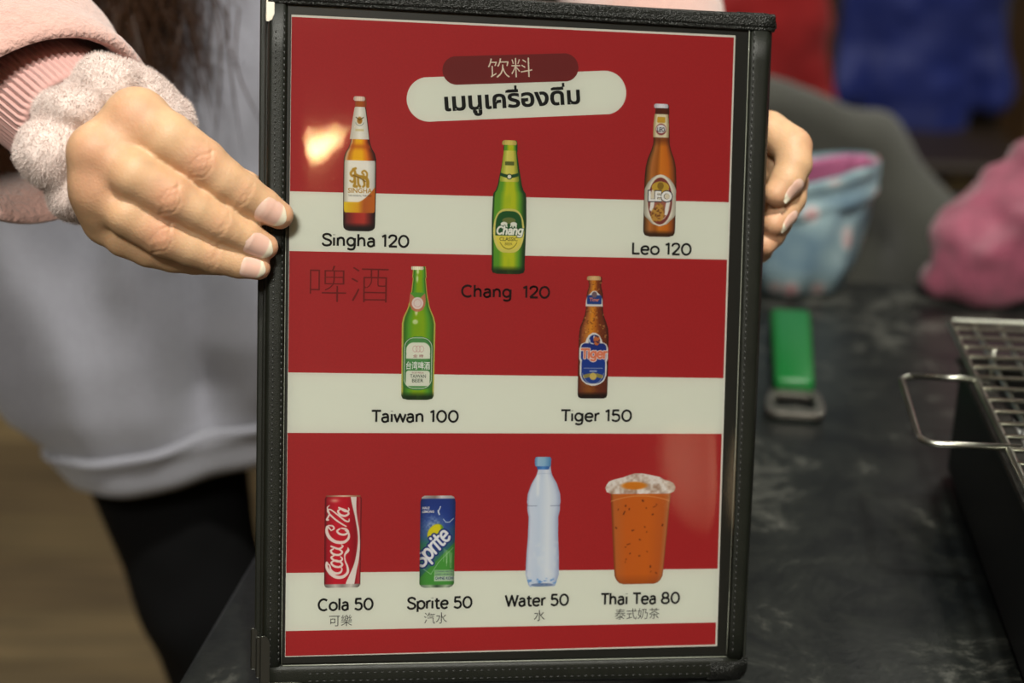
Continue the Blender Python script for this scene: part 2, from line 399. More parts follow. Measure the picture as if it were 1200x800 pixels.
# rounded leather caps at the spine corners
def corner_cap(name, cx, cy, r, h, y0, y1, sgn):
    pts = []; 
    a = np.linspace(0, math.pi/2, 9)
    out = [(cx-14, cy)]+[(cx+r*math.sin(t)-r*0, cy-sgn*(r-r*math.cos(t))) for t in a]+[(cx+r, y1)]+[(cx-14, y1)]
    bm = bmesh.new(); zs = (-8.6, 2.6); 
    lo = [bm.verts.new((x*S, y*S, zs[0]*S)) for x, y in out]; hi = [bm.verts.new((x*S, y*S, zs[1]*S)) for x, y in out]
    n = len(out); fs = [bm.faces.new(hi), bm.faces.new(lo[::-1])]
    for i in range(n): bm.faces.new((lo[i], lo[(i+1) % n], hi[(i+1) % n], hi[i]))
    bmesh.ops.recalc_face_normals(bm, faces=bm.faces)
    es = [e for e in bm.edges if all(abs(v.co.z-zs[1]*S) < 1e-7 for v in e.verts)]
    bmesh.ops.bevel(bm, geom=es, offset=1.3*S, segments=3, affect='EDGES')
    me = bpy.data.meshes.new(name); bm.to_mesh(me); bm.free(); return link(name, me, menu, M['leather_trim'])
corner_cap('corner_cap', 224.6, 308.4, 6, 1, 0, 301.2, 1)
corner_cap('corner_cap', 219.6, -17.0, 6.4, 1, 0, -6.4, -1)
# clear piping line along the sleeve opening (light seam)
def strip_line(name, P, r, mat): return tube(name, menu, mat, np.array(P)*S, r*S, 6)
M['edge'] = material('clear_plastic_edge', (.22, .23, .19, 1), .25)
strip_line('sleeve_seam', [(inner(y)-.1, y, 1.0) for y in np.linspace(-4.5, 300, 20)], .22, M['edge'])
strip_line('sleeve_seam', [(x, -4.4-.006*x, 1.2) for x in np.linspace(-1, 215, 12)], .3, M['edge'])
strip_line('sleeve_seam', [(-1.55, y, 1.0) for y in np.linspace(-4, 200, 12)], .16, M['edge'])
# stitches
def stitches(name, P0, P1, step, ln, w, z, fn=None):
    P0 = np.array(P0, float); P1 = np.array(P1, float); L = np.linalg.norm(P1-P0); d = (P1-P0)/L; n = int(L/step); nn = np.array([-d[1], d[0]]); V = []; F = []
    for i in range(n):
        c = P0+d*(i+.5)*step
        if fn: c = fn(c)
        for (u, v, zz) in ((-ln/2, -w, 0), (-ln/2, w, 0), (-ln/6, -w, .28), (-ln/6, w, .28), (ln/6, -w, .28), (ln/6, w, .28), (ln/2, -w, 0), (ln/2, w, 0)):
            q = c+d*u+nn*v; V.append((q[0], q[1], z+zz))
        b = i*8
        for k in (0, 2, 4): F.append((b+k, b+k+2, b+k+3, b+k+1))
        F += [(b, b+2, b+4, b+6), (b+7, b+5, b+3, b+1)]
    o = link(name, faces_mesh(name, np.array(V)*S, F), menu, M['thread']); o['kind'] = 'stuff'; return o
stitches('stitching', (-6.9, -8), (-6.9, 292), 2.9, 1.7, .3, 1.42)
stitches('stitching', (-3.0, -3), (-3.0, 301), 2.9, 1.7, .3, 1.30)
stitches('stitching', (219.2, -4), (219.6, 300), 3.2, 2.1, .28, 1.62, lambda c: np.array([np.interp(c[1], (-5, 141, 300), (218.0, 219.6, 219.4)), c[1]]))
stitches('stitching', (-2, 305), (222, 304.6), 3.2, 2.1, .28, 2.72)
stitches('stitching', (-2, 307.2), (222, 306.6), 3.2, 2.1, .28, 2.55)
stitches('stitching', (10, -8.0), (213, -9.4), 3.4, 2.0, .28, 1.95)
stitches('stitching', (10, -11.6), (213, -13.4), 3.4, 2.0, .28, 2.0)
# metal corner protectors at the open side
def protector(x, y, sgn, z0, z1, arm, w, lab, mt='steel_dark_reflection'):
    """L shaped folded sheet: front arms plus the edge walls"""
    bm = bmesh.new()
    out = [(0, 0), (arm, 0), (arm+1.2, 1.2), (arm+.6, w-.6), (arm-1, w), (w, w), (w, arm+4), (w-1, arm+6.6), (w-2.4, arm+7.6), (0, arm+7.6)]
    if sgn < 0: pass
    hi = [bm.verts.new(((x+a)*S, (y+sgn*b)*S, z1*S)) for a, b in out]; lo = [bm.verts.new(((x+a)*S, (y+sgn*b)*S, (z1-.5)*S)) for a, b in out]
    bm.faces.new(hi); bm.faces.new(lo[::-1]); n = len(out)
    for i in range(n): bm.faces.new((lo[i], lo[(i+1) % n], hi[(i+1) % n], hi[i]))
    bmesh.ops.recalc_face_normals(bm, faces=bm.faces)
    es = [e for e in bm.edges if all(abs(v.co.z-z1*S) < 1e-7 for v in e.verts)]
    bmesh.ops.bevel(bm, geom=es, offset=.25*S, segments=2, affect='EDGES')
    box_bm(bm, (x-.45)*S, x*S, min(y, y+sgn*(arm+7))*S, max(y, y+sgn*(arm+7))*S, z0*S, z1*S, .2*S, 1)
    box_bm(bm, x*S, (x+arm)*S, min(y-sgn*.45, y)*S, max(y-sgn*.45, y)*S, z0*S, z1*S, .2*S, 1)
    me = bpy.data.meshes.new('corner_protector'); bm.to_mesh(me); bm.free(); o = link('corner_protector', me, menu, M[mt], False); o['label'] = lab
protector(-11.2, -16.2, 1, -3.0, 2.6, 19, 4.2, 'metal corner clip on the front leaf, lower open corner')
protector(-13.2, -11.0, 1, -6.4, -3.0, 12, 3.6, 'metal corner clip of the second leaf')
protector(-15.7, -8.0, 1, -10, -6.6, 12, 3.6, 'metal corner clip of the rear leaf')
protector(-11.2, 310.2, -1, -3.0, 2.0, 9, 3.6, 'silver corner clip on the upper open corner', 'metal')
# paper sheet and print
sheet = mbox('menu_sheet', M['paper'], 0, 210.6, -.6, 297.4, -.5, -.05)
def quad(name, mat, pts, z, parent=None):
    me = bpy.data.meshes.new(name); me.from_pydata([(x*S, y*S, z*S) for x, y in pts], [], [tuple(range(len(pts)))]); me.update()
    return link(name, me, parent or menu, mat, False)
sh = sheet
quad('printed_background', M['red'], [(.15, -.2), (209.7, .25), (209.8, 296.4), (.15, 296.4)], .0, sh)
for a, b, c, d in ((189.8, 189.9, 217.6, 217.2), (105.4, 104.9, 132.2, 133.6), (11.8, 11.3, 38.1, 39.4)):
    quad('printed_band', M['band'], [(.15, a), (209.75, b), (209.75, c), (.15, d)], .03, sh)
def pill(name, mat, cx, cy, w, h, ang, z, e=1.0):
    pts = []; r = h/2
    for i in range(40):
        t = 2*math.pi*i/40; x = r*e*math.cos(t)+(w/2-r*e)*(1 if math.cos(t) >= 0 else -1); y = r*math.sin(t)
        pts.append((cx+x*math.cos(ang)-y*math.sin(ang), cy+x*math.sin(ang)+y*math.cos(ang)))
    quad(name, mat, pts, z, sh)
pill('printed_title_plate', M['band'], 105.3, 264.6, 104.6, 20.6, math.radians(4.3), .05)
pill('printed_title_plate', M['maroon'], 101.8, 277.0, 64.6, 13.2, math.radians(3.9), .08)
# stroke lettering -------------------------------------------------
def arc(cx, cy, rx, ry, a0=0, a1=360, n=20):
    t = np.radians(np.linspace(a0, a1, n)); return np.stack([cx+rx*np.cos(t), cy+ry*np.sin(t)], 1)
L_ = lambda *p: np.array(p, float)
C_ = lambda *p: catmull(np.array(p, float), 5)
G = {
 'S': (.72, [C_((.61, .80), (.52, .92), (.33, .97), (.14, .90), (.09, .74), (.18, .60), (.36, .51), (.54, .42), (.62, .26), (.54, .08), (.34, .01), (.15, .05), (.04, .19))]),
 'i': (.26, [L_((.10, 0), (.10, .68)), L_((.10, .90), (.10, .94))]),
 'n': (.68, [L_((.09, 0), (.09, .68)), C_((.09, .42), (.15, .60), (.31, .68), (.46, .61), (.51, .42)), L_((.51, .42), (.51, 0))]),
 'm': (1.0, [L_((.09, 0), (.09, .68)), C_((.09, .42), (.15, .62), (.28, .68), (.42, .60), (.45, .42)), L_((.45, .42), (.45, 0)), C_((.45, .42), (.52, .62), (.65, .68), (.79, .60), (.82, .42)), L_((.82, .42), (.82, 0))]),
 'g': (.72, [arc(.31, .36, .25, .32), L_((.57, .68), (.57, -.02)), C_((.57, -.02), (.50, -.22), (.30, -.29), (.09, -.22))]),
 'h': (.68, [L_((.09, 0), (.09, 1.02)), C_((.09, .42), (.15, .60), (.31, .68), (.46, .61), (.51, .42)), L_((.51, .42), (.51, 0))]),
 'a': (.64, [C_((.10, .60), (.27, .68), (.43, .62), (.48, .44)), L_((.48, .44), (.48, 0)), C_((.48, .40), (.27, .40), (.10, .33), (.07, .18), (.14, .04), (.28, 0), (.42, .07), (.48, .2))]),
 '1': (.46, [L_((.05, .82), (.27, .96), (.27, 0))]),
 '2': (.68, [C_((.07, .74), (.14, .90), (.33, .97), (.52, .89), (.56, .69), (.45, .47), (.08, .03)), L_((.07, .03), (.62, .03))]),
 '0': (.84, [arc(.40, .485, .32, .47)]),
 'C': (.84, [arc(.45, .485, .38, .475, 48, 312)]),
 'L': (.62, [L_((.09, .98), (.09, .03), (.56, .03))]),
 'e': (.68, [C_((.08, .36), (.30, .36), (.58, .36)), C_((.58, .36), (.52, .60), (.33, .68), (.13, .58), (.06, .34), (.14, .09), (.35, 0), (.54, .10))]),
 'o': (.72, [arc(.35, .34, .28, .335)]),
 'c': (.62, [arc(.35, .34, .28, .335, 50, 310)]),
 'T': (.70, [L_((.02, .95), (.68, .95)), L_((.35, .95), (.35, 0))]),
 'w': (.88, [L_((.03, .68), (.22, .03), (.43, .66), (.64, .03), (.83, .68))]),
 'W': (1.06, [L_((.03, .98), (.28, .03), (.52, .92), (.76, .03), (1.0, .98))]),
 'r': (.42, [L_((.09, 0), (.09, .68)), C_((.09, .42), (.17, .61), (.36, .68))]),
 '5': (.70, [L_((.56, .95), (.15, .95), (.11, .53)), C_((.11, .53), (.30, .60), (.50, .54), (.59, .31), (.50, .08), (.29, .01), (.06, .12))]),
 'l': (.26, [L_((.10, 0), (.10, 1.02))]),
 'p': (.72, [L_((.09, -.28), (.09, .68)), arc(.36, .34, .27, .335)]),
 't': (.46, [L_((.18, .90), (.18, .18)), C_((.18, .18), (.24, .03), (.40, .02)), L_((.02, .66), (.40, .66))]),
 '8': (.78, [arc(.36, .73, .24, .235), arc(.36, .25, .30, .245)]),
 ' ': (.34, []), }
def text_strokes(s):
    x = 0; out = []
    for ch in s:
        adv, st = G[ch]; out += [p+np.array([x, 0]) for p in st]; x += adv
    return out, x-.1
def stroke_mesh(name, parent, mat, strokes, w, z):
    V = []; F = []
    for P in strokes:
        P = np.asarray(P); 
        for i in range(len(P)-1):
            d = P[i+1]-P[i]; l = np.linalg.norm(d)
            if l < 1e-9: continue
            nn = np.array([-d[1], d[0]])/l*w/2; b = len(V)
            V += [(*(P[i]+nn), z), (*(P[i]-nn), z), (*(P[i+1]-nn), z), (*(P[i+1]+nn), z)]; F.append((b, b+1, b+2, b+3))
        for i in range(1, len(P)-1):
            b = len(V); V += [(P[i][0]+w/2*math.cos(t), P[i][1]+w/2*math.sin(t), z+.001) for t in np.arange(8)*math.pi/4]; F.append(tuple(range(b, b+8)))
    me = bpy.data.meshes.new(name); me.from_pydata([tuple(np.array(v)*S) for v in V], [], F); me.update()
    return link(name, me, parent, mat, False)
def caption(s, x0, y0, wid, cap=5.75, w=1.02, mat='black'):
    st, L = text_strokes(s); k = (wid-w)/(L-.02)
    st = [np.stack([x0+w/2+(p[:, 0]-.05)*k, y0+w*.35+p[:, 1]*cap*.96], 1) for p in st]
    return stroke_mesh('printed_caption', sh, M[mat], st, w, .12)
caption('Singha 120', 14.8, 192.3, 41); caption('Chang  120', 80.0, 169.6, 43.2, mat='chang_ink'); caption('Leo 120', 162.0, 191.4, 30.2)
caption('Taiwan 100', 38.7, 110.2, 41.8); caption('Tiger 150', 129.2, 110.7, 35.6)
caption('Cola 50', 14.8, 20.9, 26.7); caption('Sprite 50', 56.9, 20.8, 31.8); caption('Water 50', 104.0, 21.1, 31.8); caption('Thai Tea 80', 151.0, 21.0, 40.3)
def txt(name, parent, body, mat, x, y, w=None, h=None, z=.12, rot=0, thin=0, shear=0):
    c = bpy.data.curves.new(name, 'FONT'); c.body = body; c.size = 1; c.offset = thin; c.shear = shear; c.resolution_u = 3
    o = bpy.data.objects.new(name, c); COL.objects.link(o); dg = bpy.context.evaluated_depsgraph_get(); me = bpy.data.meshes.new_from_object(o.evaluated_get(dg)); bpy.data.objects.remove(o)
    n = len(me.vertices); co = np.empty(n*3); me.vertices.foreach_get('co', co); co = co.reshape(-1, 3); lo = co.min(0); hi = co.max(0); sz = hi-lo
    sx = w/sz[0] if w else h/sz[1]; sy = h/sz[1] if h else sx
    q = np.stack([(co[:, 0]-lo[0])*sx, (co[:, 1]-lo[1])*sy], 1); ca, sa = math.cos(rot), math.sin(rot)
    out = np.stack([x+q[:, 0]*ca-q[:, 1]*sa, y+q[:, 0]*sa+q[:, 1]*ca, np.full(n, z)], 1)*S
    me.vertices.foreach_set('co', out.astype(np.float32).ravel()); me.materials.clear(); me.materials.append(M[mat] if isinstance(mat, str) else mat); me.update()
    return link(name, me, parent, None, False)
# chinese and thai writing
txt('printed_characters', sh, '饮料', 'cream', 91.2, 272.4, 21.0, 9.0, rot=math.radians(3.5), thin=-.008)
txt('printed_characters', sh, '啤酒', 'darkred', 9.6, 166.6, 36.4, 16.8, thin=-.016)
for s, x, y, w in (('可樂', 20.4, 13.6, 10.7), ('汽水', 65.2, 13.8, 11.0), ('水', 118.4, 14.0, 5.3), ('泰式奶茶', 158.5, 13.8, 22.2)): txt('printed_characters', sh, s, 'black', x, y, w, 5.4, thin=-.006)
def thai(body, x, y, w, h): return txt('printed_title', sh, body, 'black', x, y, w, h, z=.11, rot=math.radians(5.2), thin=.03)
TO = np.array([71.4, 253.2]); ta = math.radians(5.2)
tt = thai('เมนูเครืองดืม', TO[0], TO[1], 64.6, 11.7)
co = np.empty(len(tt.data.vertices)*3); tt.data.vertices.foreach_get('co', co); co = co.reshape(-1, 3)/S
# tone marks: small upright bars over the two vowels, found from the sheet position
for u in (33.9, 56.8):
    c = TO+np.array([u*math.cos(ta)-12.3*math.sin(ta), u*math.sin(ta)+12.3*math.cos(ta)])
    b = [np.array(p) for p in ((-.6, -.95), (.6, -.95), (.6, .95), (-.6, .95))]
    quad('printed_title_mark', M['black'], [(c[0]+p[0]*math.cos(ta)-p[1]*math.sin(ta), c[1]+p[0]*math.sin(ta)+p[1]*math.cos(ta)) for p in b], .11, sh)
# ---- painted pictures: dense flat patches with a colour per vertex (flat printed artwork)
def patch(name, parent, prof, res, z, paint, cx, y0, smooth_prof=True):
    """prof: [(y, halfwidth[, centre])] mm from the picture base"""
    prof = np.array([(p+(0,))[:3] if len(p) == 2 else p for p in prof], float)
    h = prof[-1, 0]-prof[0, 0]; ny = int(h*res)+2; yy = np.linspace(prof[0, 0], prof[-1, 0], ny)
    hw = np.interp(yy, prof[:, 0], prof[:, 1]); cc = np.interp(yy, prof[:, 0], prof[:, 2]); nx = int(hw.max()*2*res)+2
    U = np.linspace(-1, 1, nx)[None, :].repeat(ny, 0); Y = yy[:, None].repeat(nx, 1); X = cc[:, None]+U*hw[:, None]
    C = np.clip(paint(X, Y, U), 0, 1); C = lin(C).reshape(-1, 3)
    V = np.stack([cx+X, y0+Y, np.full_like(X, z)], -1).reshape(-1, 3)*S
    i, j = np.meshgrid(np.arange(ny-1), np.arange(nx-1), indexing='ij'); F = np.stack([i*nx+j, i*nx+j+1, (i+1)*nx+j+1, (i+1)*nx+j], -1).reshape(-1, 4)
    return link(name, mesh_np(name, V, F, C), parent, M['print'], False)
c3 = lambda *c: np.array(c)/255.
def ramp(t, stops):
    t = np.asarray(t); xs = [s[0] for s in stops]; return np.stack([np.interp(t, xs, [s[1][k]/255. for s in stops]) for k in range(3)], -1)
def over(C, m, col): m = np.clip(m, 0, 1)[..., None]; return C*(1-m)+m*(c3(*col) if not isinstance(col, np.ndarray) else col)
aa = lambda d, w=.16: np.clip(.5-d/w, 0, 1)
def sbox(X, Y, cx, cy, hx, hy, r=0): qx = np.abs(X-cx)-hx+r; qy = np.abs(Y-cy)-hy+r; return np.hypot(np.maximum(qx, 0), np.maximum(qy, 0))+np.minimum(np.maximum(qx, qy), 0)-r
def sell(X, Y, cx, cy, rx, ry, a=0):
    x = X-cx; y = Y-cy; ca, sa = math.cos(a), math.sin(a); x, y = x*ca+y*sa, -x*sa+y*ca
    return (np.hypot(x/rx, y/ry)-1)*min(rx, ry)
def sline(X, Y, P, W=None):
    P = np.asarray(P, float); d = np.full(X.shape, 99.)
    for i in range(len(P)-1):
        a, b = P[i], P[i+1]; ab = b-a; L2 = ab@ab+1e-9; t = np.clip(((X-a[0])*ab[0]+(Y-a[1])*ab[1])/L2, 0, 1)
        w = 0 if W is None else W[i]+(W[i+1]-W[i])*t
        d = np.minimum(d, np.hypot(X-a[0]-t*ab[0], Y-a[1]-t*ab[1])-w)
    return d
def tmask(X, Y, s, x, y, size, w, ang=0, slant=0, xs=1):
    st, L = text_strokes(s); d = np.full(X.shape, 99.); ca, sa = math.cos(ang), math.sin(ang)
    for p in st:
        u = (p[:, 0]*xs+p[:, 1]*slant)*size; v = p[:, 1]*size; d = np.minimum(d, sline(X, Y, np.stack([x+u*ca-v*sa, y+u*sa+v*ca], 1)))
    return d-w
def wob(X, Y, s, k=0): return vnoise(np.stack([X, Y, np.full_like(X, k+.37)], -1), s)
def pic(name, label): o = None; return o
Z1, Z2, Z3 = .06, .085, .11
RES = 5.0
def bottle(cx, y0, prof, paint, label):
    o = patch('printed_bottle', menu, prof, RES, Z1, paint, cx, y0); o['label'] = label; return o
def cap_(parent, prof, paint, cx, y0): return patch('bottle_cap', parent, prof, RES, Z2, paint, cx, y0)
capcol = lambda base: (lambda X, Y, U: np.clip(c3(*base)[None, None]*(.75+.35*np.cos(U*1.3)+.12*np.sin(X*9))[..., None], 0, 1))
# 1 amber bottle, white label
H = 61.8
def p_singha(X, Y, U):
    body = ramp(U, [(-1, (45, 22, 14)), (-.86, (225, 190, 150)), (-.7, (200, 120, 30)), (-.4, (240, 185, 15)), (.1, (244, 190, 5)), (.45, (228, 130, 30)), (.7, (150, 60, 20)), (.92, (60, 20, 16)), (1, (30, 14, 12))])
    low = ramp(U, [(-1, (20, 12, 12)), (-.8, (110, 40, 40)), (-.2, (180, 50, 45)), (.3, (190, 60, 50)), (.8, (70, 20, 24)), (1, (15, 10, 10))])
    C = over(body, np.clip((11-Y)/3, 0, 1), low); C = over(C, np.clip((4-Y)/2.5, 0, 1), (22, 14, 16))
    C = over(C, np.exp(-((Y-39)/1.2)**2)*.6*(np.abs(U) < .9), (190, 80, 20)); return over(C, (Y > 57)*.8, (160, 70, 35))
b = bottle(32.0, 199.6, [(0, 4.5), (.5, 6.2), (1.5, 7.2), (3, 7.4), (24, 7.6), (33.5, 7.5), (36, 6.8), (38.5, 5.3), (41, 4.5), (50, 3.4), (56.6, 2.5), (57, 2.6), (59, 2.7), (61.9, 2.4)], p_singha, 'printed picture of an amber bottle with a white label and gold lion')
def p_lab1(X, Y, U):
    C = ramp(U, [(-1, (190, 185, 170)), (-.7, (240, 238, 228)), (.5, (238, 236, 230)), (.9, (205, 205, 200)), (1, (150, 148, 140))])
    yy = Y-.8-np.maximum(X+1, 0)**1.6*.25; C = over(C, aa(yy-4.0, .5), ramp(U, [(-1, (230, 200, 40)), (-.1, (225, 170, 30)), (.3, (190, 100, 40)), (1, (200, 110, 30))]))
    g = (185, 145, 45)
    for P, w in (([(-3.2, 19.5), (-4.2, 18), (-3.4, 16.8), (-2.2, 17.5), (-2.4, 19.2), (-3.2, 19.8), (-2.0, 20.3)], .55), ([(-2, 17.4), (-.2, 16.6), (2.2, 16.4), (3.6, 14.8), (3.7, 12.2)], .75), ([(-2.4, 16.6), (-2.2, 13.4), (-2.6, 12.2), (-1.4, 12.0)], .6), ([(-.8, 16), (-.6, 13.2), (.2, 12.0)], .5), ([(1.6, 15.8), (2.2, 13), (1.6, 12)], .5), ([(3.2, 16.2), (3.3, 18.2), (2.1, 19.4), (1.0, 18.6), (1.8, 17.6)], .4), ([(-4.4, 14.6), (-3.4, 14), (-2.6, 14.8)], .4)):
        C = over(C, aa(sline(X, Y, catmull(P, 4))-w, .4), g)
    C = over(C, (aa(sline(X, Y, [(-3, 17.2), (0, 16), (2.6, 14.4)])-.25, .4))*.8, (110, 80, 30)); return C
lb = patch('printed_label', b, [(0, 6.4), (.4, 6.9), (1.2, 7.1), (23, 7.1), (24, 6.9)], RES, Z2, p_lab1, 32, 208.2)
txt('printed_lettering', b, 'SINGHA', ink('gold_ink', (190, 150, 55)), 26.6, 217.2, 11.2, 2.3, z=Z3, thin=.02)
txt('printed_lettering', b, 'THE ORIGINAL THAI BEER', 'black', 26.8, 215.6, 10.8, .8, z=Z3)
def p_neck1(X, Y, U):
    C = ramp(U, [(-1, (200, 195, 180)), (0, (242, 240, 232)), (1, (205, 203, 195))]); d = sell(X, Y, 0, 8.6, 1.2, 1.6); C = over(C, aa(d, .5), (170, 120, 30)); C = over(C, aa(sline(X, Y, [(-1.7, 10), (0, 8.8), (1.7, 10)])-.2), (90, 70, 30)); C = over(C, aa(sline(X, Y, arc(0, 8.4, 2, 2.2, 200, 340))-.1), (80, 110, 110)); return over(C, aa(sbox(X, Y, 0, 4.2, 2, .5))*.5, (200, 180, 100))
patch('neck_label', b, [(0, 4.4), (8, 3.4), (14.0, 2.5), (14.8, 2.2)], RES, Z2, p_neck1, 31.6, 242.0)
cap_(b, [(0, 2.2), (.6, 2.7), (1.6, 2.6), (2.1, 2.0)], capcol((225, 205, 190)), 31.3, 259.5)
# 2 green bottle, oval label
def p_green(dark, mid, lite, edge=None, hl=()):
    def f(X, Y, U):
        C = ramp(U, [(-1, edge or dark), (-.93, edge or dark), (-.86, dark if edge else mid), (-.6, mid), (-.25, lite), (.3, lite), (.62, mid), (.88, dark), (.94, edge or dark), (1, edge or tuple(v*.6 for v in dark))])
        for hx_, hy_, rx_, ry_ in hl: C = over(C, aa(sell(X, Y, hx_, hy_, rx_, ry_), .5)*.85, (226, 232, 190))
        C = over(C, np.clip((4-Y)/2.5, 0, 1)*.9, (18, 40, 20)); return over(C, np.clip(wob(X*.8, Y*.25, .8), 0, 1)*.18, mid)
    return f
b = bottle(102.4, 181.0, [(0, 5.2), (.6, 7.4), (2, 8.0), (4, 7.9), (25, 8.3), (36, 8.0), (38, 7.7), (39.5, 6.6), (42, 5.8), (50, 4.3), (57, 3.2), (58, 3.4), (61.5, 3.2), (62.8, 2.9)], p_green((30, 66, 30), (96, 160, 45), (190, 200, 30)), 'printed picture of a green bottle with an oval green and yellow label')
def p_lab2(X, Y, U):
    C = ramp(Y, [(0, (215, 205, 110)), (9, (225, 215, 120)), (21, (215, 205, 110))]); inn = np.hypot(np.abs(X/6.4)**1.5, np.abs((Y-10.4)/9.3)**1.5)*6-6
    C = over(C, aa(inn)*(Y > 8), (30, 88, 42)); C = over(C, aa(inn+.4)*(Y <= 8.0), (228, 214, 90))
    C = over(C, aa(sell(X, Y, 0, 15.2, 3.2, 1.5))*.8, (130, 130, 70))
    for s in (-1, 1): C = over(C, aa(sell(X, Y, s*2.3, 13.6, 1.6, .95)), (236, 236, 226)); C = over(C, aa(sline(X, Y, [(s*1.2, 13.2), (s*.9, 12.3)])-.3), (236, 236, 226)); C = over(C, aa(sline(X, Y, [(s*3.4, 13.4), (s*3.4, 12.2)])-.35), (236, 236, 226)); C = over(C, aa(sline(X, Y, [(s*2.0, 13.2), (s*2.0, 12.2)])-.35), (236, 236, 226))
    t = tmask(X, Y, 'Chang', -6.0, 8.8, 3.6, .44, 0, .18, 1.0); C = over(C, aa(t-.25), (25, 70, 36)); C = over(C, aa(t), (240, 240, 232))
    C = over(C, aa(np.abs(sell(X, Y, 0, 10.4, 5.2, 8.6))-.12)*(Y < 5)*.8, (90, 90, 30)); return C
el = [(10.4+10.4*math.sin(t), max(7.4*abs(math.cos(t))**.62, .05)) for t in np.linspace(-math.pi/2, math.pi/2, 25)]
patch('printed_label', b, el, RES+1, Z2, p_lab2, 102.3, 191.0)
txt('printed_lettering', b, 'CLASSIC', ink('dark_olive_ink', (50, 60, 20)), 98.0, 196.6, 8.6, 1.8, z=Z3, thin=.01)
txt('printed_lettering', b, 'BEER', ink('olive_ink', (120, 110, 40)), 100.6, 194.6, 3.6, 1.2, z=Z3)
def p_neck2(X, Y, U):
    C = ramp(U, [(-1, (150, 170, 50)), (-.4, (225, 220, 110)), (.5, (215, 205, 90)), (1, (130, 150, 50))])
    C = over(C, aa(np.abs(Y-2.6-.05*X*X)-.8), (24, 74, 44)); C = over(C, aa(sell(X, Y, 0, 2.4, 1.35, 1.35)), (26, 60, 40)); C = over(C, aa(sell(X, Y, 0, 2.4, .9, .9)), (235, 235, 220)); return over(C, aa(sbox(X, Y, 0, 8.6, 2.2, .9, .3))*.85, (70, 84, 40))
patch('neck_label', b, [(0, 4.2), (.7, 4.6), (7, 3.7), (14.6, 2.9)], RES, Z2, p_neck2, 102.1, 224.4)
cap_(b, [(0, 3.2), (.5, 3.5), (1.6, 3.4), (2.2, 2.6)], capcol((205, 190, 100)), 101.8, 241.6)
# 3 brown bottle, oval cream label
def p_leo(X, Y, U):
    C = ramp(U, [(-1, (50, 25, 12)), (-.85, (120, 80, 40)), (-.6, (190, 120, 60)), (-.25, (165, 95, 30)), (0, (215, 130, 35)), (.5, (205, 115, 30)), (.8, (150, 80, 35)), (1, (60, 32, 18))])
    C = over(C, np.clip((3.2-Y)/2, 0, 1)*.85, (45, 28, 16)); C = over(C, np.clip((Y-43)/3, 0, 1)*.55, (84, 34, 20)); return over(C, (Y > 57)*.7, (70, 26, 18))
b = bottle(175.4, 200.2, [(0, 4.6), (.6, 7.0), (2, 7.8), (4, 7.9), (27, 7.9), (33, 7.5), (37, 6.6), (41, 5.0), (44, 4.1), (50, 3.9), (57, 3.4), (58, 3.2), (59, 3.5), (63, 3.2)], p_leo, 'printed picture of a brown bottle with a cream label and maroon oval')
def p_lab3(X, Y, U):
    C = ramp(U, [(-1, (165, 160, 145)), (-.7, (232, 230, 215)), (.7, (232, 230, 215)), (1, (170, 165, 150))])
    o = sell(X, Y, 0, 12, 6.0, 11.2); C = over(C, aa(o), (130, 60, 55)); C = over(C, aa(o+1.0), (222, 212, 190)); C = over(C, aa(o+.55)*aa(-(o+.3))*.5, (240, 230, 210))
    C = over(C, aa(o+1.2)*(Y < 12)*.8, (150, 72, 56)); C = over(C, aa(sell(X, Y, 0, 18.6, 4.3, 2.7)), (200, 165, 60)); C = over(C, aa(sell(X, Y, 0, 19.2, 1.6, 1.8))*.7, (120, 90, 30))
    C = over(C, aa(sline(X, Y, [(-3.6, 12), (-4.2, 8)])-.9), (238, 238, 235)); C = over(C, aa(sline(X, Y, [(4, 12), (3, 6.2)])-.9), (238, 238, 235))
    cat = np.minimum(sell(X, Y, -.2, 6.6, 2.6, 4.3), sell(X, Y, -2.2, 5.4, 2.2, 3.4)); C = over(C, aa(cat, .5), (196, 150, 70)); C = over(C, aa(cat, .5)*np.clip(wob(X, Y, 1.4)*3, 0, 1)*.8, (110, 60, 30)); return C
o3 = [(0, .5), (1, 3.6), (3, 5.6), (4.6, 7.3), (6, 7.75), (17.5, 7.75), (19, 7.1), (20.6, 6.3), (22.8, 4.4), (24.2, 2.2), (24.6, .3)]
patch('printed_label', b, o3, RES+1, Z2, p_lab3, 175.5, 205.3)
wh = ink('white_ink', (240, 240, 238)); txt('printed_lettering', b, 'LEO', ink('navy_ink', (44, 40, 60)), 169.2, 216.6, 12.6, 6.0, z=Z3, thin=.07); txt('printed_lettering', b, 'LEO', wh, 169.7, 217.1, 11.6, 5.0, z=Z3+.02, thin=.035)
def p_neck3(X, Y, U):
    C = ramp(U, [(-1, (170, 150, 100)), (-.6, (232, 225, 195)), (.6, (232, 225, 195)), (1, (170, 150, 110))]); C = over(C, aa(sbox(X, Y, 0, 8.3, 2.0, 1.4, .5)), (205, 165, 60)); C = over(C, aa(sell(X, Y, 0, 3.8, 2.6, 2.8)), (150, 70, 70)); return over(C, aa(sell(X, Y, 0, 4, 2.3, 2.0)), (225, 225, 230))
patch('neck_label', b, [(0, 3.8), (6, 3.8), (11.0, 3.3)], RES, Z2, p_neck3, 175.0, 247.6); txt('printed_lettering', b, 'LEO', 'black', 173.1, 250.2, 3.8, 2.2, z=Z3, thin=.03)
cap_(b, [(0, 3.2), (.5, 3.5), (1.5, 3.4), (2.0, 2.8)], capcol((215, 215, 225)), 174.8, 261.5)
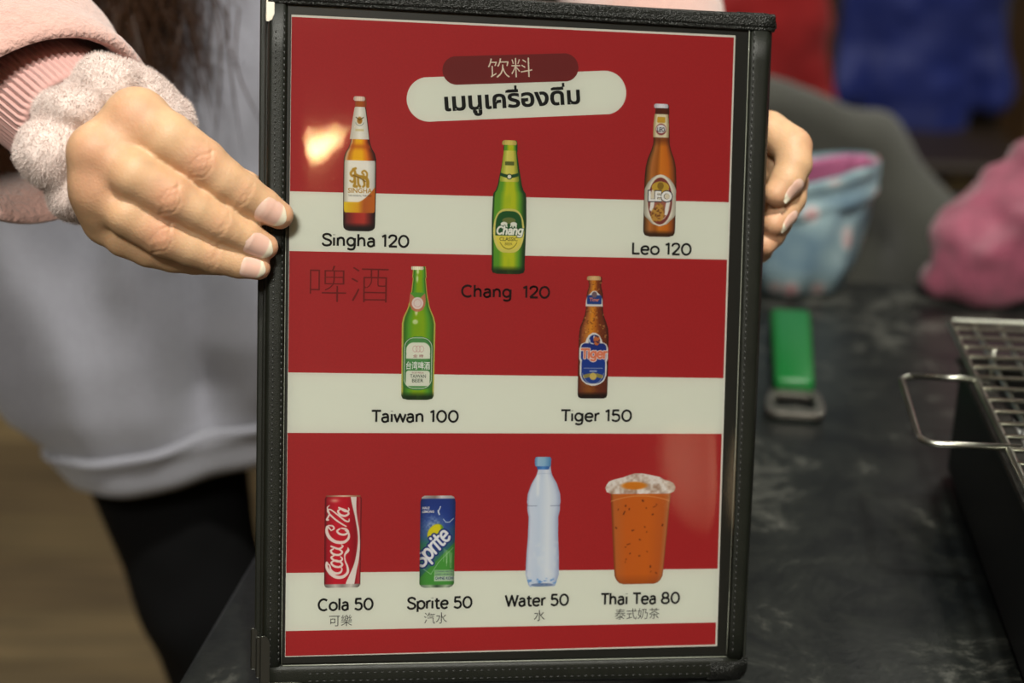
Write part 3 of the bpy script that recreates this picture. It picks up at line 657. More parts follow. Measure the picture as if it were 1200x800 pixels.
# 4 green bottle, rectangular label
b = bottle(60.4, 121.0, [(0, 4.5), (.6, 7.0), (2, 7.7), (5, 7.7), (36, 7.9), (39, 7.2), (42, 5.8), (44, 5.0), (50, 3.8), (57, 3.0), (58, 3.3), (61.5, 3.0), (62.8, 2.9)], p_green((56, 110, 30), (92, 165, 50), (140, 178, 16), (200, 190, 90), ((-1.2, 41.6, .7, 1.8), (-1.6, 36.8, 1.3, 1.1), (-1.0, 57.0, .5, 1.6), (-.8, 60.4, .6, 1.2))), 'printed picture of a green bottle with a green and cream square label')
def p_lab4(X, Y, U):
    C = ramp(U, [(-1, (50, 110, 56)), (-.6, (84, 150, 84)), (.6, (84, 150, 84)), (1, (50, 110, 56))]); out = sbox(X, Y, 0, 12.8, 6.9, 12.4, 5)
    C = over(C, aa(np.abs(out+.5)-.14), (225, 232, 215)); C = over(C, aa(sbox(X, Y, 0, 18.5, 5.6, 4.0, 3.4))*(Y > 14.9), (226, 228, 214)); C = over(C, aa(sbox(X, Y, 0, 15.9, 5.6, 1.0)), (226, 228, 214))
    C = over(C, aa(sbox(X, Y, 0, 5.6, 5.6, 3.6, 1.2)), (226, 228, 214))
    for s in (-1.5, 0, 1.5): C = over(C, aa(np.abs(sell(X, Y, s, 19.5, 1.1, 1.4))-.12)*.7, (200, 150, 150))
    return C
patch('printed_label', b, [(0, 1.5), (1, 5.5), (2.4, 7.0), (20, 7.2), (22.4, 6.6), (24.4, 4.6), (25.4, 1.5)], RES+1, Z2, p_lab4, 60.4, 125.6)
txt('printed_lettering', b, '台湾啤酒', wh, 54.8, 135.4, 11.2, 3.8, z=Z3, thin=.012); txt('printed_lettering', b, '金 牌', ink('rust_ink', (150, 50, 50)), 58.0, 141.0, 4.9, 1.5, z=Z3)
dg_ = ink('dark_green_ink', (50, 80, 55)); txt('printed_lettering', b, 'TAIWAN', dg_, 56.8, 131.4, 7.4, 1.7, z=Z3, thin=.01); txt('printed_lettering', b, 'BEER', dg_, 57.7, 129.3, 5.4, 1.7, z=Z3, thin=.01); txt('printed_lettering', b, 'GOLD MEDAL', ink('rust_ink', (150, 50, 50)), 57.6, 133.5, 5.7, .7, z=Z3)
def p_neck4(X, Y, U):
    C = ramp(U, [(-1, (190, 120, 90)), (0, (205, 140, 110)), (1, (190, 120, 90))]); C = over(C, aa(np.abs(X)*1.0+5.2-Y), (90, 160, 60)); C = over(C, aa(sell(X, Y, 0, 4.0, 2.7, 2.8)), (226, 214, 208)); return over(C, aa(np.abs(sell(X, Y, 0, 4, 1.7, 1.8))-.12)*.7, (200, 140, 140))
patch('neck_label', b, [(0, .8), (1, 2.6), (3, 3.6), (5, 3.9), (9, 3.4)], RES, Z2, p_neck4, 59.7, 162.6)
cap_(b, [(0, 2.7), (.8, 3.0), (1.6, 2.7)], capcol((232, 226, 200)), 59.4, 182.2)
# 5 brown bottle, blue label
def p_tig(X, Y, U):
    C = ramp(U, [(-1, (60, 24, 16)), (-.8, (150, 80, 45)), (-.55, (190, 120, 50)), (-.2, (225, 150, 40)), (.05, (200, 120, 30)), (.4, (130, 62, 24)), (.8, (110, 48, 26)), (1, (50, 20, 14))])
    C = over(C, np.clip((14-Y)/8, 0, 1)*.6, (100, 46, 30)); C = over(C, np.clip((3.4-Y)/2, 0, 1)*.95, (24, 12, 10)); C = over(C, (wob(X, Y, 1.6) > .55)*.5*(Y > 24), (235, 190, 110)); C = over(C, (wob(X, Y, 1.5, 9) > .6)*.5, (80, 34, 18)); return C
b = bottle(144.6, 122.0, [(0, 5.5), (.6, 6.9), (2, 7.3), (14, 7.4), (30, 7.3), (34, 6.9), (37, 5.8), (40, 4.7), (43, 4.2), (50, 4.0), (54, 3.0), (55, 3.0), (56, 3.3), (58.4, 3.2)], p_tig, 'printed picture of a brown bottle with a blue label edged in white')
def p_lab5(X, Y, U):
    out = np.minimum(sbox(X, Y, 0, 16, 7.0, 5.2, 3.0), sbox(X, Y, 0, 8.2, 6.6, 8.0, 5.5)); out = np.minimum(out, sell(X, Y, .2, 21.6, 3.6, 3.8))
    C = np.zeros(X.shape+(3,))+c3(232, 232, 228); C = over(C, aa(out+.8, .3), ramp(Y, [(0, (38, 70, 150)), (12, (24, 60, 150)), (20, (24, 48, 130))]))
    C = over(C, aa(sell(X, Y, -.4, 22.2, 2.2, 2.2))*np.clip(wob(X, Y, .9)*4, 0, 1), (225, 230, 235)); C = over(C, aa(sell(X, Y, 1.4, 21.8, 1.6, 2.4)), (200, 110, 60)); C = over(C, aa(sell(X, Y, 1.4, 21.8, 1.6, 2.4))*np.clip(wob(X, Y, 1.6, 3)*4, 0, 1), (50, 40, 80))
    t = tmask(X, Y, 'Tiger', -5.9, 13.4, 4.3, .52, 0, 0, 1.05); C = over(C, aa(t-.3), (240, 236, 230)); C = over(C, aa(t), (226, 130, 96))
    C = over(C, aa(sline(X, Y, [(-4.2, 4.4), (-2, 5), (2, 5), (4.2, 4.4)])-.9), (150, 140, 80)); C = over(C, aa(sell(X, Y, 0, 4.5, 1.7, 1.7)), (215, 190, 100))
    C = over(C, aa(np.abs(Y-8.4)-.14)*(np.abs(X) < 4.6)*.7, (210, 215, 230)); C = over(C, aa(sbox(X, Y, 0, 7.0, 1.8, .4))*.7, (210, 215, 230)); C = over(C, aa(np.abs(sell(X, Y, 0, 8, 5.4, 7.2))-.1)*(Y < 6)*.7, (225, 225, 225)); return C
patch('printed_label', b, [(0, .8), (.8, 3.4), (2.4, 5.4), (5, 6.5), (9, 6.6), (11.5, 6.4), (13, 7.0), (18, 7.0), (20, 6.2), (20.9, 4.2), (22.5, 3.6), (24.3, 2.6), (25.4, .8)], RES+1, Z2, p_lab5, 144.7, 128.2)
def p_neck5(X, Y, U):
    C = np.zeros(X.shape+(3,))+c3(228, 228, 224); C = over(C, aa(sbox(X, Y, 0, 3.2, 3.6, 2.2, .6)), (30, 66, 140)); C = over(C, aa(sell(X, Y, 0, 5.6, 1.3, 1.5)), (120, 100, 110)); return C
patch('neck_label', b, [(0, 4.2), (3, 4.0), (5, 3.4), (6.2, 1.9), (7.4, .8)], RES, Z2, p_neck5, 144.4, 166.3); txt('printed_lettering', b, 'Tiger', ink('peach_ink', (226, 140, 100)), 142.0, 168.2, 4.8, 2.2, z=Z3, thin=.02)
cap_(b, [(0, 3.2), (.5, 3.5), (1.5, 3.3), (2.0, 2.6)], capcol((205, 175, 125)), 144.0, 178.8)
# 6 red can
def p_coke(X, Y, U):
    C = ramp(U, [(-1, (90, 14, 24)), (-.85, (170, 20, 40)), (-.4, (205, 26, 50)), (.2, (196, 20, 44)), (.7, (150, 16, 34)), (.9, (190, 60, 66)), (1, (90, 12, 20))])
    C = over(C, np.exp(-((Y-41.4)/.9)**2-((X+4)/2)**2)*.8, (240, 190, 160))
    K = lambda p: np.stack([(np.array(p, float)[:, 0]-200)/14.9, (765-np.array(p, float)[:, 1])/15.95], 1)
    wv = K(catmull([(272, 82), (278, 150), (292, 240), (308, 340), (312, 440), (300, 560), (278, 650), (255, 735)], 5)); ww = np.interp(np.linspace(0, 1, len(wv)), (0, .25, .5, .8, 1), (1.35, .5, .42, 1.0, 2.0))
    C = over(C, aa(sline(X, Y, wv, ww)), (236, 232, 226))
    wt = (242, 232, 226)
    def sw(p, ws): 
        nonlocal C
        q = K(catmull(p, 6)); C = over(C, aa(sline(X, Y, q, np.interp(np.linspace(0, 1, len(q)), np.linspace(0, 1, len(ws)), ws))), wt)
    sw([(104, 590), (90, 572), (92, 612), (118, 656), (160, 684), (205, 682), (236, 650), (234, 605), (218, 560), (216, 515), (238, 482), (236, 460)], (.3, .45, .75, .8, .75, .6, .4, .25, .7, .1))
    sw([(110, 590), (120, 630), (150, 655), (185, 650), (196, 622), (178, 600)], (.3, .5, .6, .5, .3, .2))
    sw([(140, 560), (122, 575), (140, 600), (176, 608), (198, 592), (184, 568), (152, 556)], (.35, .45, .5, .5, .5, .45, .35))
    sw([(140, 520), (122, 534), (140, 556), (178, 566), (198, 548), (186, 530)], (.35, .45, .5, .5, .4, .3))
    sw([(134, 470), (118, 484), (134, 508), (172, 516), (196, 498), (180, 476), (120, 450)], (.35, .45, .5, .5, .45, .4, .35)); sw([(120, 450), (170, 470), (200, 452), (190, 438)], (.4, .5, .4, .2))
    sw([(118, 330), (92, 300), (88, 340), (108, 384), (150, 416), (205, 420), (238, 392), (240, 352), (214, 330)], (.25, .5, .7, .8, .75, .7, .6, .4, .2)); sw([(118, 330), (138, 316), (128, 296), (100, 292)], (.25, .35, .35, .3))
    sw([(178, 318), (160, 334), (176, 356), (212, 362), (236, 344), (222, 322), (190, 314)], (.35, .45, .5, .5, .5, .45, .35))
    sw([(222, 300), (196, 284), (150, 250), (110, 210), (92, 180), (112, 172), (160, 210), (214, 256), (240, 262), (242, 244)], (.3, .35, .4, .4, .35, .3, .35, .4, .35, .2)); sw([(100, 250), (88, 246), (104, 205), (90, 160), (104, 140)], (.3, .5, .35, .3, .15))
    sw([(178, 170), (164, 186), (182, 212), (214, 220), (238, 204), (222, 180), (170, 158)], (.35, .45, .5, .5, .45, .4, .35)); sw([(170, 158), (214, 186), (240, 178), (236, 160)], (.35, .45, .35, .2))
    C = over(C, np.clip((1.9-Y)/.4, 0, 1), ramp(U, [(-1, (110, 104, 100)), (-.4, (205, 200, 195)), (0, (150, 146, 140)), (.5, (215, 212, 205)), (1, (100, 96, 90))]))
    return over(C, np.clip((Y-43.0)/.3, 0, 1), ramp(U, [(-1, (140, 80, 60)), (0, (235, 215, 190)), (1, (150, 90, 60))]))
o = patch('printed_can', menu, [(0, 7.2), (.5, 8.0), (1.6, 8.5), (42.4, 8.6), (43.4, 8.0), (43.9, 8.0)], RES+1.5, Z1, p_coke, 26.3, 32.0); o['label'] = 'printed picture of a red can with white script and wave'
# 7 blue green can
def p_spr(X, Y, U):
    K = lambda x, y: ((x-204)/15.2, (762-y)/15.7)
    C = ramp(Y, [(0, (50, 120, 60)), (6, (70, 150, 64)), (14, (84, 160, 60)), (17, (70, 140, 80)), (21, (56, 130, 110)), (25, (60, 100, 160)), (32, (34, 66, 150)), (44, (38, 62, 140))])
    dd = (Y-(13.0+X*1.02+.3)); C = over(C, aa(dd, 1)*(Y < 30)*.9, (80, 160, 66)); C = over(C, aa(-dd, 1)*aa(dd-9, 3)*.6, (50, 100, 140))
    x, y = K(170, 290); gl = np.exp(-(((X-x)/5)**2+((Y-y)/4.5)**2)); C = over(C, gl*.8*(.7+.5*wob(X, Y, 1.3)), (190, 210, 232))
    C = over(C, aa(sline(X, Y, [K(80, 600), K(160, 660), K(215, 570), K(320, 460)])-.12)*.7, (200, 230, 200))
    x, y = K(188, 345); C = over(C, aa(sell(X, Y, x, y, 4.5, 3.3, .9), .4), (226, 215, 30)); C = over(C, aa(sell(X, Y, x, y, 4.5, 3.3, .9), .4)*aa(-sell(X, Y, x-.8, y+.9, 4.2, 3.0, .9), .8), (90, 160, 40))
    for p, w in (((222, 150, 205, 195), .22), ((205, 180, 215, 210), .3)): C = over(C, aa(sline(X, Y, [K(*p[:2]), K(*p[2:])])-w), (225, 235, 245))
    C = over(C, aa(sline(X, Y, [K(*q) for q in ((245, 245), (262, 268), (290, 268), (318, 240))])-.2), (190, 210, 235))
    for i in range(9):
        a = 255+i*7; C = over(C, aa(sline(X, Y, [K(a, 470+i*4), K(a+random.uniform(-14, 14), 560+random.uniform(0, 60))])-.12)*.6, (190, 230, 180))
    x, y = K(95, 612); t = tmask(X, Y, 'Sprite', x, y, 7.3, .62, math.radians(47), .1, .86); C = over(C, aa(t-.7, .4), (30, 50, 130)); C = over(C, aa(t), (242, 242, 245))
    C = over(C, aa(sbox(X, Y, *K(258, 655), 4.8, 1.7, .2))*.55, (220, 235, 215)); C = over(C, aa(sbox(X, Y, *K(258, 695), 4.8, 1.2, .2))*.8, (225, 230, 225))
    C = C*(1-.38*np.abs(U)**6)[..., None]
    C = over(C, np.clip((1.6-Y)/.5, 0, 1), ramp(U, [(-1, (120, 130, 120)), (-.4, (170, 190, 160)), (0, (70, 90, 70)), (.6, (180, 195, 170)), (1, (100, 110, 100))]))
    return over(C, np.clip((Y-42.6)/.4, 0, 1), ramp(U, [(-1, (190, 190, 190)), (-.2, (150, 140, 130)), (.2, (225, 225, 225)), (1, (170, 170, 170))]))
o = patch('printed_can', menu, [(0, 6.0), (.6, 7.4), (1.8, 8.3), (41.2, 8.4), (42.6, 8.0), (43.6, 7.6), (44.2, 6.4)], RES+1.5, Z1, p_spr, 71.0, 31.2); o['label'] = 'printed picture of a blue and green can with a lemon'
txt('printed_lettering', o, 'HALE', wh, 63.6, 69.0, 3.4, 1.2, z=Z3, thin=.02); txt('printed_lettering', o, 'LEMONG', wh, 63.6, 67.2, 5.6, 1.2, z=Z3, thin=.02)
nv = ink('blue_ink', (36, 50, 110)); txt('printed_lettering', o, 'OHNE KOH', nv, 70.2, 35.0, 8.6, 1.5, z=Z3, thin=.02); txt('printed_lettering', o, 'ZITRONE LIMETTE', nv, 70.2, 38.6, 8.4, .7, z=Z3); txt('printed_lettering', o, 'GESCHMACK', nv, 70.2, 37.2, 8.4, .8, z=Z3)
# 8 water bottle
def p_wat(X, Y, U):
    C = ramp(U, [(-1, (170, 182, 210)), (-.85, (214, 222, 236)), (-.3, (205, 216, 232)), (.3, (224, 230, 238)), (.7, (208, 217, 232)), (1, (168, 180, 208))])
    C = over(C, np.exp(-((X+3)/.9)**2)*np.clip((Y-43)/2, 0, 1)*np.clip((56-Y)/2, 0, 1)*.8, (232, 236, 240)); C = over(C, np.clip(wob(X, Y, .5)*2-.3, 0, 1)*.35*(Y < 22), (228, 232, 236))
    C = over(C, aa(np.abs(Y-39.3)-.12)*(np.abs(U) > .4)*.8, (70, 84, 130)); C = over(C, np.clip(wob(X, Y*2, .9, 4)*3-.3, 0, 1)*np.clip((4.5-Y)/1.5, 0, 1), (110, 160, 215)); C = over(C, aa(sell(X, Y, 0, .8, 5.5, .9))*.7, (90, 110, 150))
    return over(C, aa(np.abs(Y-55+.02*X*X)-.08)*.5, (120, 140, 180))
b = bottle(122.0, 30.8, [(0, 5.8), (.8, 6.6), (6, 8.2), (9, 8.1), (16, 7.9), (24, 7.4), (34, 7.2), (37, 7.9), (39.2, 8.0), (39.6, 7.8), (41, 8.2), (45, 7.9), (50, 6.2), (54, 3.9), (56.5, 3.2), (58.5, 3.0), (60, 3.0)], p_wat, 'printed picture of a clear water bottle with a blue cap')
patch('bottle_cap', b, [(0, 3.5), (.3, 3.9), (3.6, 4.0), (4.6, 3.5)], RES, Z2, lambda X, Y, U: ramp(U, [(-1, (90, 140, 190)), (-.6, (165, 200, 222)), (.2, (150, 190, 216)), (.7, (110, 160, 200)), (1, (80, 130, 180))]), 121.2, 89.2)
patch('neck_ring', b, [(0, 2.8), (1.6, 3.2)], RES, Z2, lambda X, Y, U: ramp(U, [(-1, (50, 100, 170)), (0, (90, 150, 210)), (1, (50, 100, 170))]), 121.3, 87.7)
# 9 milk tea
def p_tea(X, Y, U):
    C = ramp(U, [(-1, (130, 66, 26)), (-.9, (196, 110, 50)), (-.5, (205, 106, 30)), (.3, (208, 108, 28)), (.8, (196, 100, 36)), (.95, (190, 120, 70)), (1, (140, 80, 40))])
    C = over(C, np.clip((5-Y)/5, 0, 1)*.45, (130, 60, 26))
    R = np.random.default_rng(7)
    for k in range(26):
        x, y = R.uniform(-12, 12), R.uniform(5, 41); a = R.uniform(0, 3); l = R.choice([.3, .5, 1.6], p=[.5, .35, .15]); C = over(C, aa(sline(X, Y, [(x, y), (x+l*math.cos(a), y+l*math.sin(a))])-R.uniform(.15, .42), .4)*.9, (96, 44, 18))
    return over(C, aa(np.abs(Y-43.4+.012*X*X)-.25)*.6, (230, 170, 110))
prof9 = [(0, 7.5), (.6, 9.6), (2, 11.0), (4, 12.0), (8, 12.4), (46.8, 15.2)]
b = patch('printed_cup', menu, prof9, RES, Z1, p_tea, 169.8, 31.2); b['label'] = 'printed picture of a plastic cup of orange iced milk tea'
def p_foam(X, Y, U):
    n = wob(X, Y, .35)+.5*wob(X, Y, .9, 2); C = ramp(n, [(-1, (170, 140, 120)), (-.2, (205, 190, 178)), (.3, (228, 222, 216)), (1, (240, 238, 236))]); m = aa(sell(X, Y, -3.2, 4.0, 6.2, 1.9), .8); return over(C, m, (214, 130, 30))
V9 = patch('foam', b, [(0, 14.4), (1, 16.8), (3, 17.6), (5, 16.6), (6.2, 15.0, -.6), (7, 12.5, -1), (8.2, 9.0, .6), (9.3, 5.0, -.5), (10, 2.0, -1.2)], RES, Z2, p_foam, 169.6, 75.6)
# clear plastic sleeve
N = NT('clear_plastic'); t = N.t; t.nodes.remove(N.b)
tr = N.n('ShaderNodeBsdfTransparent'); gl = N.n('ShaderNodeBsdfGlossy'); gl.inputs['Roughness'].default_value = .04
fr = N.n('ShaderNodeFresnel'); fr.inputs[0].default_value = 1.5; mul = N.n('ShaderNodeMath', operation='MULTIPLY'); mul.inputs[1].default_value = 1.25; N.l(fr.outputs[0], mul.inputs[0])
mx = N.n('ShaderNodeMixShader'); N.l(mul.outputs[0], mx.inputs[0]); N.l(tr.outputs[0], mx.inputs[1]); N.l(gl.outputs[0], mx.inputs[2]); N.l(mx.outputs[0], N.out.inputs[0])
tc = N.n('ShaderNodeTexCoord'); nz = N.n('ShaderNodeTexNoise', Scale=14, Detail=1); N.l(tc.outputs['Object'], nz.inputs['Vector']); bp = N.n('ShaderNodeBump', Strength=.11, Distance=.003); N.l(nz.outputs[0], bp.inputs['Height']); N.l(bp.outputs[0], gl.inputs['Normal'])
M['film'] = N.m
nx, ny = 60, 80; xs_, ys_ = np.meshgrid(np.linspace(-1.5, 217, nx), np.linspace(-4, 303, ny)); zf = .65+.25*np.sin(xs_/31+ys_/60)+.35*np.clip((xs_-206)/10, 0, 1)+.25*np.clip((10-xs_)/12, 0, 1)**2
V = np.stack([xs_, ys_, zf], -1).reshape(-1, 3)*S; i, j = np.meshgrid(np.arange(ny-1), np.arange(nx-1), indexing='ij'); F = np.stack([i*nx+j, i*nx+j+1, (i+1)*nx+j+1, (i+1)*nx+j], -1).reshape(-1, 4)
link('plastic_sleeve', mesh_np('plastic_sleeve', V, F), menu, M['film'])
#PART2
# ------------------------------------------------------------------ bottle opener
M['green'] = material('green_plastic', (.006, .15, .028, 1), .38)
oa = math.atan2(.0302, -.1523)  # direction of the opener on the table, from handle end to ring
hd = Vector((-.026, -.153, 0)).normalized(); hx = Vector((-hd.y, hd.x, 0))
opn = empty('bottle_opener', Vector((.2300, 1.0575, TZ)), (0, 0, math.atan2(hd.y, hd.x)), 'bottle opener with a green plastic handle and steel ring head', 'bottle opener')
bm = bmesh.new(); box_bm(bm, 0, .150, -.0165, .0165, .002, .016, .005, 3)
for v in bm.verts: v.co.y *= 1-.12*v.co.x/.15
me = bpy.data.meshes.new('handle'); bm.to_mesh(me); bm.free(); link('handle', me, opn, M['green'])
ring_o = [(x, y) for x, y in ((.150, -.014), (.163, -.0195), (.186, -.0205), (.192, -.016), (.193, 0), (.192, .016), (.186, .0205), (.163, .0195), (.150, .014))]
ring_i = [(x, y) for x, y in ((.160, -.009), (.164, -.013), (.179, -.0135), (.1815, -.010), (.1785, 0), (.1815, .010), (.179, .0135), (.164, .013), (.160, .009))]
po = catmull(ring_o, 4, True); pi_ = catmull(ring_i, 4, True); n = len(po); V = []
for z in (.003, .0078):
    for P in (po, pi_): V += [(x, y, z) for x, y in P]
F = []
for i in range(n):
    j = (i+1) % n
    F += [(i, j, n+j, n+i)[::-1], (2*n+i, 2*n+j, 3*n+j, 3*n+i), (i, j, 2*n+j, 2*n+i), (n+i, n+j, 3*n+j, 3*n+i)[::-1]]
o = link('ring_head', faces_mesh('ring_head', V, F), opn, M['dark_metal'], False)
bv = o.modifiers.new('bevel', 'BEVEL'); bv.width = .0012; bv.segments = 2; bv.limit_method = 'ANGLE'
box('shank', opn, M['dark_metal'], .142, .153, -.009, .009, .004, .0075, .001, 1)
# ------------------------------------------------------------------ grill with tray and wire grate
def gp(x, y, z=0): # grill frame: origin at its far left corner, x right, y towards the camera
    return Vector((x, y, z))
g0 = Vector((.281, .790, TZ)); GR = empty('charcoal_grill', g0, (0, 0, tang), 'black steel tabletop grill box at the right edge of the table', 'grill')
M['black_steel'] = material('black_coated_steel', (.006, .006, .006, 1), .45); M['rim'] = material('worn_steel_rim', (.10, .10, .09, 1), .35, 1, noise=(50, .5))
GW, GL, GH = .30, .46, .078
def gbox(name, mat, *a, **k): return box(name, GR, mat, *a, **k)
gbox('side_panel', M['black_steel'], 0, .004, -GL, 0, .004, GH, .001, 1); gbox('side_panel', M['black_steel'], GW-.004, GW, -GL, 0, .004, GH, .001, 1)
gbox('end_panel', M['black_steel'], .004, GW-.004, -.004, 0, .004, GH, .001, 1); gbox('end_panel', M['black_steel'], .004, GW-.004, -GL, -GL+.004, .004, GH, .001, 1)
gbox('bottom_panel', M['black_steel'], .004, GW-.004, -GL+.004, -.004, .006, .010)
bm = bmesh.new()
for a in ((-.003, .013, -GL-.003, .003), (GW-.013, GW+.003, -GL-.003, .003), (.013, GW-.013, -.013, .003), (.013, GW-.013, -GL-.003, -GL+.013)): box_bm(bm, *a, GH, GH+.003, .001, 1)
me = bpy.data.meshes.new('rim'); bm.to_mesh(me); bm.free(); link('rim', me, GR, M['rim'], False)
for x in (.012, GW-.02):
    for y in (-.02, -GL+.012): gbox('foot', M['black_steel'], x, x+.01, y, y+.01, 0, .006)
# ash tray inside
tr_ = empty('ash_tray', g0, (0, 0, tang), 'pale ash-covered tray inside the black grill box under the wires', 'tray')
box('tray_plate', tr_, material('grey_ash', (.20, .19, .14, 1), .8, noise=(40, .35), bump=(120, .8, .004)), .016, GW-.016, -GL+.016, -.016, .034, .040, .002, 1)
for i in range(26):
    x, y = random.uniform(.03, GW-.03), random.uniform(-GL+.04, -.03); r = random.uniform(.009, .018)
    bm = bmesh.new(); bmesh.ops.create_icosphere(bm, subdivisions=2, radius=r)
    for v in bm.verts: v.co *= 1+.25*float(vnoise(np.array(v.co)+i, 90)); v.co.z *= .7; v.co += Vector((x, y, .041+r*.55))
    me = bpy.data.meshes.new('coal'); bm.to_mesh(me); bm.free(); c = link('coal', me, tr_, None, False)
    me.materials.append(M.setdefault('coal', material('ashy_charcoal', (.13, .12, .09, 1), .9, noise=(70, .3))))
# crumpled foil piece at the tray
bm = bmesh.new(); bmesh.ops.create_grid(bm, x_segments=26, y_segments=26, size=.5)
for v in bm.verts:
    p = np.array(v.co); v.co = Vector((.045+p[0]*.062, -.085+p[1]*.07, .062+.009*float(vnoise(p, 7))+.005*float(vnoise(p, 15))))
me = bpy.data.meshes.new('foil_piece'); bm.to_mesh(me); bm.free(); o = link('foil_piece', me, tr_, material('aluminium_foil', (.75, .76, .76, 1), .3, 1), False); o['label'] = 'crumpled piece of silver foil'
sd = o.modifiers.new('s', 'SOLIDIFY'); sd.thickness = .0006
# grate
gt = empty('wire_grate', g0+Vector((0, 0, 0)), (0, 0, tang), 'steel wire grate with a loop handle lying over the black grill', 'grill grate')
M['wire'] = material('steel_wire', (.55, .55, .48, 1), .3, 1, noise=(40, .8))
gz = .101; gx0, gx1, gy0, gy1 = -.008, .312, -.440, .012
for a, b_ in (((gx0+.005, gy1-.001), (gx1-.005, gy1-.001)),): pass
fr_ = []
for cx, cy, a0 in ((gx0+.006, gy1-.006, 90), (gx0+.006, gy0+.006, 180), (gx1-.006, gy0+.006, 270), (gx1-.006, gy1-.006, 360)):
    for t in np.linspace(0, 90, 5): fr_.append((cx+.006*math.cos(math.radians(a0+t)), cy+.006*math.sin(math.radians(a0+t)), gz))
tube('frame_wire', gt, M['wire'], fr_, .0021, 8, True)
for i in range(1, 21):
    x = gx0+(gx1-gx0)*i/21; big = i % 2 == 0
    if i % 1 == 0: tube('wire', gt, M['wire'], [(x, gy0, gz-.0016), (x, gy1, gz-.0016)], .0016, 6)
for i in range(1, 29):
    y = gy0+(gy1-gy0)*i/29; tube('wire', gt, M['wire'], [(gx0, y, gz+.0012), (gx1, y, gz+.0012)], .0012, 6)
def hpts(y0, y1, out):
    P = [(gx0+.006, y0, gz+.001), (gx0-out+.006, y0+.002, gz+.0005)]
    for t in np.linspace(90, 180, 6): P.append((gx0-out+.007+.007*math.cos(math.radians(t)), y0-.005+.007*math.sin(math.radians(t)), gz))
    for t in np.linspace(180, 270, 6): P.append((gx0-out+.009+.010*math.cos(math.radians(t)), y1+.008+.009*math.sin(math.radians(t)), gz))
    P.append((gx0+.006, y1-.002, gz+.001)); return P
o = tube('handle', gt, M['wire'], hpts(-.085, -.170, .042), .0018, 8); o['label'] = 'bent wire loop handle'
for x in (.012, GW-.012):
    for y in (-.03, -GL+.05): tube('leg', gt, M['wire'], [(x, y, GH+.003), (x, y, gz-.001)], .0018, 6)
# ------------------------------------------------------------------ person
SK = NT('skin'); a = SK.n('ShaderNodeVertexColor', layer_name='Col'); tc = SK.n('ShaderNodeTexCoord')
nz = SK.n('ShaderNodeTexNoise', Scale=120, Detail=4); SK.l(tc.outputs['Object'], nz.inputs['Vector']); mr = SK.n('ShaderNodeMapRange'); mr.inputs[1].default_value = .3; mr.inputs[2].default_value = .7; mr.inputs[3].default_value = .90; mr.inputs[4].default_value = 1.06; SK.l(nz.outputs[0], mr.inputs[0])
mx = SK.n('ShaderNodeMix', data_type='RGBA', blend_type='MULTIPLY'); mx.inputs[0].default_value = 1; SK.l(a.outputs[0], mx.inputs[6]); SK.l(mr.outputs[0], mx.inputs[7]); SK.l(mx.outputs[2], SK.b.inputs['Base Color'])
vo = SK.n('ShaderNodeTexVoronoi', Scale=900); SK.l(tc.outputs['Object'], vo.inputs['Vector']); bp = SK.n('ShaderNodeBump', Strength=.22, Distance=.0004); SK.l(vo.outputs['Distance'], bp.inputs['Height']); SK.l(bp.outputs[0], SK.b.inputs['Normal'])
SK.set(Roughness=.56); SK.b.inputs['Subsurface Weight'].default_value = .25; SK.b.inputs['Subsurface Radius'].default_value = (.006, .0025, .0012); SK.b.inputs['Subsurface Scale'].default_value = .5
M['skin'] = SK.m
M['nail'] = material('nail', (1, 1, 1, 1), .22, vcol=True, coat=.3, sss=.1)
PO = Vector((-.20, 1.12, 0)); person = empty('person', PO, None, 'person in a grey sweatshirt and pink fleece jacket holding up the menu with both hands', 'person')
PI_ = -PO
MWn = np.array(MW)[:3, :3]; MTn = np.array(MT); POn = np.array(PO)
def ml2p(P): return (np.asarray(P, float)*.001)@MWn.T+MTn-POn     # menu millimetres -> person space
def w2ml(P): return ((np.asarray(P, float)-MTn)@MWn)*1000
BV, BF, BC = [], [], []
def skin_col(V, J, base=(.60, .365, .205)):
    C = np.tile(np.array(base), (len(V), 1))
    for c, r, k, col in J:
        d = np.linalg.norm(V-np.array(c), axis=1); w = np.exp(-(d/r)**2)*k; C = C*(1-w[:, None])+np.array(col)*w[:, None]
    return C
RED = (.56, .255, .155); PALE = (.68, .45, .27)
